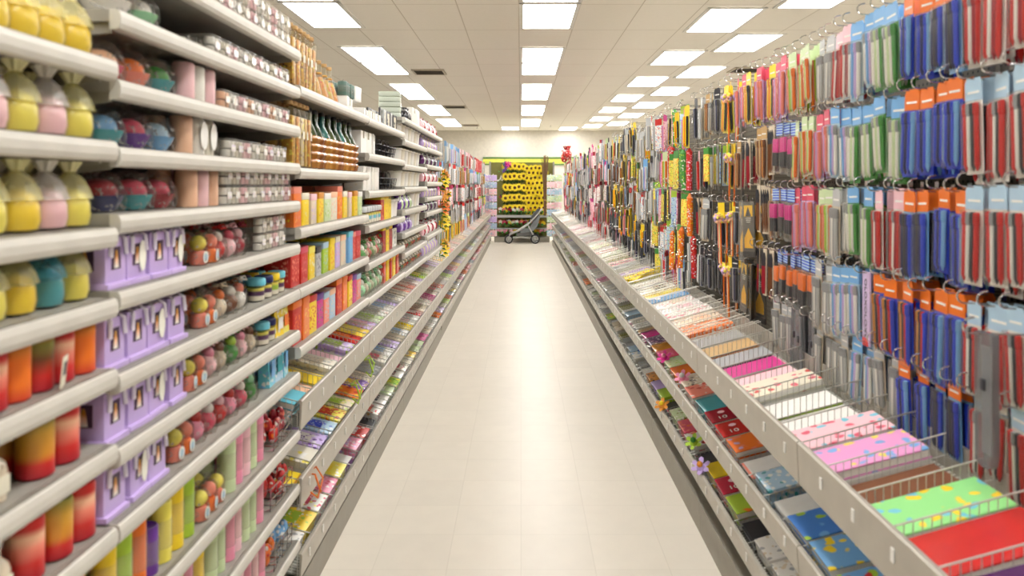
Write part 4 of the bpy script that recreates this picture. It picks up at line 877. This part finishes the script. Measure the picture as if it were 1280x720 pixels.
def hang(side, key, y, ztop, ri, depth, xf, hook=True, scale=1.):
    typ, desc, args, name, cat = SP[key]
    k = int((y-(RY if side > 0 else YA+6*BW))/BW); ck = (side, k, ri); CC[ck] = CC.get(ck, 0)+1
    h = {'pen':lambda a:a[4],'hl':lambda a:a[3],'br':lambda a:a[2],'sq':lambda a:a[1],'pom':lambda a:a[0],'sc':lambda a:a[1],'tb':lambda a:a[2],'st':lambda a:a[4],'let':lambda a:a[1],'lp':lambda a:a[1]}[typ](args)*scale
    where = '%s along %s peg row, %s %s bay' % (od(CC[ck]), ROWN[ri], od(k+1), SIDEN[side])
    bx = RBX if side > 0 else LBX
    if hook:
        place(make_hook, (side, round(bx-xf+.035, 2)), (side*bx, y, ztop-.008), 0, 'peg_hook', 'curled chrome hook, '+where, 'hook', 'chrome peg hooks')
    for d in range(depth):
        fn = FN[typ]
        if typ == 'pen' and (d > 0 or y > 4.6): fn = pen_pack_plain
        lab = (desc+', ' if d == 0 else '%s, %s back, ' % (desc, od(d+1)))+where
        jz = R.uniform(-.15, .15) if y < 3.5 else R.uniform(-.5, .5); sc_ = scale*(R.uniform(.94, 1.1) if ri < 4 else R.uniform(.86, .95))
        if scale != 1.: sc_ = min(scale*R.uniform(.9, 1.15), .285*scale/h)
        place(fn, args, (side*(xf+.012+d*.034+R.uniform(-.006,.006)), y+R.uniform(-.006,.006), ztop-h*sc_/scale), (R.uniform(-.05,.05), R.uniform(-.03,.03), (PI if side > 0 else 0)+jz), name, lab, cat, GR[typ], sc_)
ROWS = [2.13, 1.85, 1.57, 1.29, 1.07]
SECT = [  # right rack: y from, to, the product of each row (top to bottom)
 (1.30,1.66,('rw','rwb','rwb','rwb','rwb')),
 (1.66,1.90,('rw','rwb','rwb','rwb','rwb')),
 (1.90,2.06,('bk','bo','bo','bo','bk')),
 (2.06,2.22,('bo','bo','bk','ro','bo')),
 (2.22,2.40,('wg','wg','rw','ro','cl')),
 (2.40,2.56,('wb','wg','wg','let','wb')),
 (2.56,2.72,('rw','wb','cl','wb','cl')),
 (2.72,2.90,('cl','pk','lg','cl','cl')),
 (2.90,3.12,('lg','lg','pk','og','lp')),
 (3.12,3.36,('pk','mg','mg','og','cl')),
 (3.36,3.46,('yb','br','dt','br',None)),
 (3.46,3.62,('pk','dt','br','rb',None))]
y = 1.33
TRI = []
for (a, b, ks) in SECT:
    y = a+.04
    while y < b:
        xf = 1.12 if a < 2.7 else 1.13
        for ri, kk in enumerate(ks):
            if kk is None: continue
            if kk == 'let' and y > a+.05: kk = 'wb'
            hang(1, kk, y, ROWS[ri]+R.uniform(-.01,.01), ri, 3 if y < 2.75 else 2, xf+R.uniform(0,.015))
        y += .082 if ks[0] not in ('wg','wb') else .088
R4 = [2.13, 1.80, 1.49, 1.19]
cols = [  # four taller rows: set squares, pompom pens, dark pencils
 ('yb','rb','tri','tri'),('pk','rb','tri','tri'),('pk','dt','dk','dk'),('pom','pom','pom','pom'),('yb','yb','pom','pom'),('dk','st4','dk','dk'),('dk','cl','dk','dk'),('cl','st2','dk','dk'),('dt','st2','cl','dk'),('cl','dk','dt','dk'),('dk','rw','rb','cl')]
y = 3.68
for cset in cols:
    for ri, kk in enumerate(cset): hang(1, kk, y, R4[ri]+R.uniform(-.01,.01), ri, 2, 1.12+R.uniform(0,.02))
    y += .125 if 'tri' in cset or 'pom' in cset else .1
POOL = [('ro1','ro2','ro1','ro2','dk'),('st2','ro3','st2','ro1','ro2'),('st4','st2','st1','st2','ro1'),('ro3','ro2','st2','st4','st3'),('st1','st2','st4','ro1','ro2'),('st3','cl','st2','st3','dk'),
        ('cl','sc','cl','dk','sc'),('cl','cl','st3','sc','dk'),('yb','st2','sr','yb','dk'),('dk','yb','dt','yb','dk'),('cl','sc','dk','sc','dk'),('yb','dt','yb','dk','sc'),
        ('dk','dk','dk','sr','dk'),('cl','wb','st5','rw','st5'),('st5','rw','st5','rw','rw'),('st1','st5','st1','st5','st5'),('st1','st1','st5','st1','rw'),
        ('dk','cl','sc','dk','cl'),('cl','sc','cl','cl','dk'),('wb','cl','sc','cl','cl'),('cl','cl','dk','sc','cl'),('sc','cl','wb','dk','dt'),('cl','dk','cl','sc','cl'),
        ('st5','sr','st1','st5','sr'),('st5','ro2','st5','sr','ro2'),('sr','st5','rw','st1','st5')]
y = 4.92; i = 0
LIMY = RY+NR*BW-.1
while y < LIMY:
    t = (y-4.92)/(LIMY-4.92); idx = min(len(POOL)-1, max(0, int(len(POOL)*t**.62+R.uniform(-1,1))))
    if i % 2 == 0: off = R.uniform(-.07, .06)
    for ri, kk in enumerate(POOL[idx]):
        if R.random() < .22: kk = R.choice(('cl','st1','st2','st3','st4','yb','lg','pk','wb'))
        hang(1, kk, y, ROWS[ri]+(off if ri < 4 else max(off*.4, -.01))+R.uniform(-.012,.012), ri, 1, 1.085+R.uniform(0,.05), hook=y < 9, scale=1.13 if ri < 4 else .99)
    y += .10 if y < 9 else .15; i += 1
hang(1, 'lp', 1.655, 1.25, 4, 1, 1.02, hook=True)
y = YA+6*BW+.12
LPOOL = [('cl','wb','st1','sc','cl'),('cl','st3','st5','sc','st2'),('wb','cl','st1','cl','yb'),('rw','dt','st3','st3','lg'),('cl','st1','cl','sc','wb'),('st5','wb','sr','st5','sr'),('ro2','st4','st5','ro2','dk'),('st3','wb','rw','st4','st1'),('cl','dt','cl','st2','cl')]
while y < YA+16*BW-.1:
    t = (y-7.58)/12.2
    cs = LPOOL[min(8, max(0, int(t*9+R.uniform(-1.2,1.2))))]
    for ri, kk in enumerate(cs): hang(-1, kk, y, ROWS[ri]+R.uniform(-.012,.012), ri, 1, .93+R.uniform(0,.03), hook=False, scale=1.1)
    y += .19

# ------------------------------------------------------------------ silk flower bunches on the end of the shelves
def blossom_mb(c, r, n, nrm, rr):
    b = MB(); q = Vector((0,0,1)).rotation_difference(Vector(nrm)).to_matrix()
    for k in range(n):
        a = 2*PI*k/n+rr.uniform(-.1,.1); m = q @ Matrix.Rotation(a,3,'Z')
        pts = [(.1*r,0,0),(.45*r,.22*r,.10*r),(.85*r,.24*r,.22*r),(1.05*r,0,.2*r),(.85*r,-.24*r,.22*r),(.45*r,-.22*r,.10*r)]
        b.add([m @ Vector(p)+Vector(c) for p in pts], [(0,1,5),(1,2,4,5),(2,3,4)])
    return b
def flower_bunch(c, c2):
    rr = random.Random(len(c)); out = []
    for k in range(7):
        p = (rr.uniform(-.03,.04), rr.uniform(-.08,.08), rr.uniform(.02,.2)); b = blossom_mb(p, rr.uniform(.04,.055), 6, (rr.uniform(.3,1), rr.uniform(-1,.1), rr.uniform(-.2,.5)), rr); b.ball(p, .012, 6, 5)
        out.append(('blossom', M(b,'blossom',plain(c if k % 3 else c2,.6)), []))
    l = MB()
    for k in range(6):
        p = Vector((rr.uniform(-.03,.03), rr.uniform(-.08,.08), rr.uniform(0,.18))); l.add([p, p+Vector((.03,-.02,.015)), p+Vector((.06,-.03,-.01)), p+Vector((.03,.012,0))], [(0,1,2,3)])
    l.tube([(-.03,0,0),(-.02,0,.24)], .004, 5); out.append(('leaf_stem', M(l,'leaf_stem',plain('green',.6)), [])); return out
for i, (z, c, c2, d) in enumerate(((1.54,'yellow','amber','yellow'), (1.40,'amber','yellow','amber'), (1.26,'orange','amber','orange'), (1.1,'yellow','lemon','golden'), (.83,'yellow','gold','bright yellow'))):
    place(flower_bunch, (c, c2), (-.80, 7.62+.05*(i % 2), z), 0, 'silk_flower_bunch', '%s silk flower bunch, %s down at end of white shelves' % (d, od(i+1)), 'flowers', 'silk flower bunches by the shelves')

# ------------------------------------------------------------------ the display at the end of the aisle
EY = 20.55
def make_display():
    p = MB().box((.03, EY+.12, 1.15), (1.75,.04,2.06)); b = MB().box((.03, EY-.12, .07), (1.5,.5,.14)); s = MB().box((.03, EY-.06, .70), (1.46,.36,.02)); s.box((.03,EY-.245,.70), (1.46,.012,.07)); s2 = MB().box((.03, EY-.1, .36), (1.46,.42,.02))
    out = [('back_panel', M(p,'back_panel',plain((128,126,66),.7), smooth=False), []), ('base', M(b,'base',KICK, smooth=False), []), ('shelf', M(s,'shelf',plain('silver',.4,.3), smooth=False), []), ('shelf', M(s2,'shelf',plain('silver',.4,.3), smooth=False), [])]
    for x in (-.85,.91): out.append(('upright', M(MB().box((x,EY+.06,1.1), (.05,.06,2.2)),'upright',UNDER, smooth=False), []))
    return out
place(make_display, (), (0,0,0), 0, 'display_rack', 'grey display rack of sunflowers at end of aisle', 'display rack')
def sunflower(r):
    p = MB(); rr = random.Random(5)
    for ring, (n, q, zz) in enumerate(((14,1.,0.),(12,.8,.012))):
        for k in range(n):
            a = 2*PI*k/n+ring*.2; m = Matrix.Rotation(a,3,'Y')
            pts = [(.3*r,-zz-.002,0),(.62*q*r,-zz-.014,.13*r),(1.0*q*r,-zz+.004,0),(.62*q*r,-zz-.014,-.13*r)]
            p.add([m @ Vector(v) for v in pts], [(0,1,2,3)])
    d = MB().ball((0,-.012,0), r*(.30 if r > .1 else .24), 12, 6, (1,.4,1)); st = MB().tube([(0,0,0),(0,.04,-.02),(0,.1,-.06)], .006, 5)
    return [('petal_ring', M(p,'petal_ring',plain((255,222,24),.6)), []), ('seed_disc', M(d,'seed_disc',plain((96,58,22),.8)), []), ('stem', M(st,'stem',plain('green',.6)), [])]
for rI in range(5):
    z = 2.06-rI*.285
    for k in range(5):
        place(sunflower, (.13,), (-.42+k*.125+R.uniform(-.01,.01), EY-.14+.02*(k % 2), z+R.uniform(-.02,.03)), (-.35, R.uniform(0,1), R.uniform(-.3,.3)), 'sunflower', 'big yellow sunflower, %s across %s tier left of display' % (od(k+1), od(rI+1)), 'sunflower', 'large sunflowers')
for rI in range(10):
    for k in range(5):
        place(sunflower, (.108,), (.17+k*.113+(.055 if rI % 2 else 0)+R.uniform(-.012,.012), EY-.12+R.uniform(-.03,.03), 2.02-rI*.137+R.uniform(-.012,.012)), (R.uniform(-.3,.2), R.uniform(0,1), R.uniform(-.3,.3)), 'sunflower', 'small yellow sunflower, %s across %s row right of display' % (od(k+1), od(rI+1)), 'sunflower', 'small sunflowers')
def leaf_bed():
    l = MB(); rr = random.Random(9)
    for k in range(70):
        x, z, r = rr.uniform(-.25,.25), rr.uniform(-.05,.05), rr.uniform(.03,.06); a = rr.uniform(0,6.3); ca, sa = math.cos(a)*r, math.sin(a)*r
        l.add([(x,0,z),(x+ca-sa*.4,-.03,z+sa+ca*.4),(x+ca*2,-.05,z+sa*2),(x+ca+sa*.4,-.03,z+sa-ca*.4)], [(0,1,2,3)])
    return [('leaf_cluster', M(l,'leaf_cluster',plain((58,84,34),.7)), [])]
for rI in range(5): 
    o = place(leaf_bed, (), (-.18, EY-.02, 1.95-rI*.285), 0, 'leaf_spray', 'dark green leaf spray under %s tier of big sunflowers' % od(rI+1), 'leaves', 'leaf sprays')
def rose(c, c2, r):
    b = MB().ball((0,0,r*.7), r*.55, 10, 6); rr = random.Random(4)
    for ring, (n, q, zz) in enumerate(((5,.8,.5),(6,1.,.25))):
        for k in range(n):
            m = Matrix.Rotation(2*PI*k/n+ring*.5,3,'Z'); b.add([m @ Vector(v) for v in ((.15*r,0,zz*r),(.7*q*r,.4*r,zz*r+.25*r),(q*r,0,zz*r+.65*r),(.7*q*r,-.4*r,zz*r+.25*r))], [(0,1,2,3)])
    return [('blossom', M(b,'blossom',plain(c,.6)), []), ('calyx', M(MB().lathe([(.004,-.12),(.006,-.02),(r*.4,.0),(r*.3,r*.3)], 8),'calyx',plain('green',.6)), [])]
RC = [('rose','rose pink'),('white','white'),('lemon','pale yellow'),('salmon','salmon'),('cream','cream'),('crimson','crimson')]
for zI, (z, nn) in enumerate(((.83,11),(.49,11))):
    for k in range(nn):
        for j in range(2):
            c, d = RC[(k*2+j+zI*3+(k//4)) % 6] if k < 7 else (('yellow','golden') if (k+j) % 2 else ('amber','amber'))
            place(rose, (c, 'x', .08), (-.56+k*.115, EY-.11-j*.11, z-.015*j+R.uniform(-.01,.03)), (-.7, 0, R.uniform(-1,1)), 'artificial_rose', '%s artificial rose, %s across, %s row of %s display shelf' % (d, od(k+1), ('back','front')[j], ('upper','lower')[zI]), 'rose', 'artificial roses')
for k in range(12):
    c, d = [('yellow','golden'),('amber','amber'),('pink','pink'),('pale pink','pale pink')][k % 4 if k > 3 else 2+k % 2]
    place(rose, (c,'x',.08), (-.62+k*.12, EY-.3, .26+R.uniform(-.02,.02)), (-.8,0,R.uniform(-1,1)), 'artificial_rose', '%s artificial rose, %s across, low in front of display' % (d, od(k+1)), 'rose', 'artificial roses')
place(flower_bunch, ('purple','magenta'), (-.44, EY-.24, 1.88), -PI/2, 'silk_flower_bunch', 'purple silk flower bunch at top corner of sunflower display', 'flowers', None, 1.7)
place(flower_bunch, ('crimson','plum'), (-.52, EY-.14, 1.18), -PI/2, 'silk_flower_bunch', 'dark crimson flower bunch beside sunflower tiers', 'flowers', None, .7)
place(flower_bunch, ('white','lemon'), (-.5, EY-.14, .80), -PI/2, 'silk_flower_bunch', 'white daisy bunch below sunflower tiers', 'flowers', None, .9)
place(flower_bunch, ('white','cream'), (-.56, EY-.14, 1.65), -PI/2, 'silk_flower_bunch', 'white flower bunch beside middle sunflower tiers', 'flowers', None, .8)
def twigs():
    b = MB(); rr = random.Random(2)
    for k in range(26):
        x, y = rr.uniform(-.05,.05), rr.uniform(-.04,.04); b.tube([(x*.4,y*.4,0),(x*.8,y*.8,.8),(x*1.6+rr.uniform(-.03,.03),y*1.5,1.35+rr.uniform(0,.3))], .013, 5, r1=.008)
    t = MB().lathe([(.035,.4),(.04,.42),(.035,.44)], 10)
    return [('twig_cluster', M(b,'twig_cluster',plain((126,96,66),.8)), []), ('tie', M(t,'tie',plain('tan',.8)), [])]
place(twigs, (), (.655, EY-.33, .72), 0, 'twig_bundle', 'tall bundle of brown dried twigs beside sunflowers', 'twigs')
def strip(c, c2, c3):
    b = MB().box((0,0,.65), (.012,.12,1.3), b=.003); out = [('backing', M(b,'backing',plain('white',.5)), [])]
    for k in range(9): out.append(('packet', M(MB().box((0,-.008,.08+k*.142), (.10,.012,.12), b=.002) if False else MB().box((-.0,-.062,.08+k*.142), (.16,.008,.125), b=.002),'packet',printed((c,c2,c3)[k % 3],(c2,c3,c)[k % 3],'white',30.)), []))
    return out
for i, (x, yy, ln) in enumerate(((-.745, 20.0,'inner one by left'), (.80, 19.95,'inner one by right'), (-.93, 20.1,'outer one by left'), (1.0, 20.05,'outer one by right'))):
    place(strip, ('pale pink','pale blue','lilac') if i % 2 == 0 else ('pale blue','pale pink','pale green'), (x, yy, .16), 0, 'hanging_strip', 'tall pastel packet strip, %s rack at aisle end' % ln, 'hanging strip', 'pastel end strips', 1.3)
def gingham():
    b = MB().ball((0,0,.09), .1, 12, 8, (.7,1.,.9)); k = MB().lathe([(.02,.17),(.03,.19),(.05,.23),(.045,.24)], 12, ribs=6, rib=.2)
    return [('bow_body', M(b,'bow_body',printed('red','white','charcoal',26.)), []), ('knot', M(k,'knot',printed('red','white','charcoal',26.)), [])]
for i, (yy, zz) in enumerate(((16.6,2.13),(17.3,2.16),(18.0,2.1))): place(gingham, (), (1.05, yy, zz), 0, 'gingham_pouch', 'red checked pouch on top of right rack, %s from camera' % od(i+1), 'pouch', 'red checked pouches', 1.25)

# stroller parked side-on in front of the display
def stroller():
    out = []; WR = .125
    for x, y in ((-.34,-.2),(-.34,.2),(.36,-.24),(.36,.24)):
        r = WR if x > 0 else .115; rot = Matrix.Rotation(PI/2,3,'X')
        tyre = MB(); tyre.tube([((r-.018)*math.cos(2*PI*i/24)+x, y, (r-.018)*math.sin(2*PI*i/24)+r) for i in range(25)], .018, 8, caps=False)
        rim = MB(); rim.tube([((r-.045)*math.cos(2*PI*i/20)+x, y, (r-.045)*math.sin(2*PI*i/20)+r) for i in range(21)], .009, 6, caps=False)
        for k in range(6): a = 2*PI*k/6; rim.tube([(x,y,r),(x+(r-.045)*math.cos(a),y,r+(r-.045)*math.sin(a))], .006, 5)
        rim.lathe([(.022,-.02),(.022,.02)], 10, c=(x,y,r), rot=rot)
        out.append(('wheel', M(tyre,'wheel',plain((40,40,42),.7)), [('rim', M(rim,'rim',plain('silver',.3,.6)))]))
    f = MB()
    for y in (-.2,.2):
        f.tube([(-.36,y,.13),(-.30,y,.25),(-.1,y,.33),(.16,y,.50),(.36,y,.70),(.5,y,.87)], .02, 8)
        f.tube([(.36,y*1.15,.13),(.28,y,.28),(.16,y,.5)], .016, 7); f.tube([(.36,y,.13),(-.05,y,.17),(-.34,y,.13)], .012, 7)
    f.tube([(.36,-.24,.125),(.36,.24,.125)], .012, 6); f.tube([(-.34,-.2,.115),(-.34,.2,.115)], .012, 6)
    out.append(('frame', M(f,'frame',plain((196,196,192),.35,.4)), []))
    h = MB().tube([(.5,-.2,.87),(.54,-.19,.90),(.55,0,.91),(.54,.19,.90),(.5,.2,.87)], .022, 8); out.append(('handle', M(h,'handle',plain((190,188,182),.6)), []))
    s = MB()
    s.prism([(-.10,.34),(.14,.38),(.20,.40),(.40,.78),(.46,.80),(.50,.74),(.42,.46),(.30,.32),(.0,.28)], -.17, .17, 'y'); out.append(('seat', M(s,'seat',plain((128,132,134),.8)), []))
    c = MB(); 
    for k in range(7):
        a = PI*.1+k*PI*.1
    c.prism([(.24,.66),(.32,.80),(.44,.92),(.5,.90),(.48,.78),(.38,.66),(.30,.58)], -.18, .18, 'y'); out.append(('hood', M(c,'hood',plain((84,88,92),.8)), []))
    b = MB().prism([(-.12,.20),(.26,.20),(.30,.32),(-.14,.28)], -.15, .15, 'y'); out.append(('basket', M(b,'basket',plain((104,104,102),.8)), []))
    st = MB().box((.22,0,.585), (.05,.36,.06), rot=Matrix.Rotation(-.9,3,'Y')); out.append(('strap', M(st,'strap',plain('charcoal',.7)), []))
    return out
place(stroller, (), (.02, 19.9, 0), 0, 'stroller', 'grey baby stroller parked side-on before the flower display', 'stroller')

# ------------------------------------------------------------------ small loose pieces in and on the bins
def ribbon_loop(c):
    b = MB().tube([(0,0,0),(.02,.02,.02),(.05,.01,-.02),(.04,-.03,-.08),(.02,-.05,-.05)], .004, 5); b.tube([(0,0,0),(.03,-.03,.01),(.05,-.02,-.06)], .004, 5)
    return [('ribbon', M(b,'ribbon',plain(c,.4)), [])]
for i, (c, yy, z, w) in enumerate((('lime',3.55,.55,'nearest of two'),('lime',3.85,.60,'farther of two'))):
    place(ribbon_loop, (c,), (-.81, yy, z+.07), 0, 'ribbon_curl', 'lime ribbon curl over lip of left bin, %s' % w, 'ribbon', 'lime ribbon curls')
place(ribbon_loop, ('orange',), (-.81, 2.85, .47), 0, 'ribbon_curl', 'orange ribbon curl hanging on nearest left bin', 'ribbon')
def felt_shape(c, c2):
    rr = random.Random(1); b = blossom_mb((0,0,.03), .045, 6, (-.5,-.5,.8), rr); b.ball((0,0,.024), .022, 10, 6); e = MB().ball((-.008,-.008,.045), .014, 8, 6)
    return [('body', M(b,'body',plain(c,.7)), []), ('accent', M(e,'accent',plain(c2,.7)), [])]
for (c, c2, x, yy, z, w) in (('magenta','pink',.84,4.35,.535,'in middle right bins'), ('pink','white',.85,3.9,.535,'in middle right bins behind lip'), ('lavender','amber',.80,3.3,.295,'over lip of bottom right bin'), ('amber','yellow',.80,4.2,.30,'by lip of bottom right bin'), ('lime','green',.84,3.6,.30,'in bottom right bin')):
    place(felt_shape, (c, c2), (x, yy, z), 0, 'felt_flower', 'small %s felt flower %s' % (c, w), 'felt flower')

def foam_bone():
    o = []
    for i in range(9): a = PI*.75+i*PI*1.0/8; o.append((-.09+.045*math.cos(a), .03+.04*math.sin(a)) if i < 5 else (-.09+.045*math.cos(a), -.03+.04*math.sin(a)))
    o += [(.05,-.03),(.10,-.055),(.15,-.05),(.16,-.01),(.15,.035),(.09,.04),(.03,.03)]
    b = MB().prism(o, 0, .02, 'z'); d = MB()
    for x, y in ((-.09,.02),(-.05,-.01),(.0,.005),(.06,-.01),(.11,.01),(.12,-.03)): d.lathe([(.010,.02),(.009,.022)], 10, c=(x,y,0))
    return [('foam_body', M(b,'foam_body',plain('yellow',.6), smooth=False), []), ('spot', M(d,'spot',plain('amber',.6)), [])]
place(foam_bone, (), (.95, 6.0, .83), (0,-TILT,.7), 'foam_shape', 'flat yellow spotted foam shape lying on papers in top right bins', 'foam shape')
# ------------------------------------------------------------------ light and look
w = bpy.data.worlds.new('world'); sc.world = w; w.use_nodes = True
w.node_tree.nodes['Background'].inputs[0].default_value = (1, .97, .92, 1); w.node_tree.nodes['Background'].inputs[1].default_value = .4
cy = sc.cycles; cy.max_bounces = 7; cy.diffuse_bounces = 4; cy.glossy_bounces = 3; cy.transparent_max_bounces = 12; cy.use_denoising = True
cy.sample_clamp_indirect = 6.
sc.view_settings.view_transform = 'Standard'; sc.view_settings.look = 'None'; sc.view_settings.exposure = 0.6; sc.view_settings.gamma = 1.0
print('OBJECT COUNT', len(bpy.data.objects), 'top', sum(1 for o in bpy.data.objects if not o.parent))
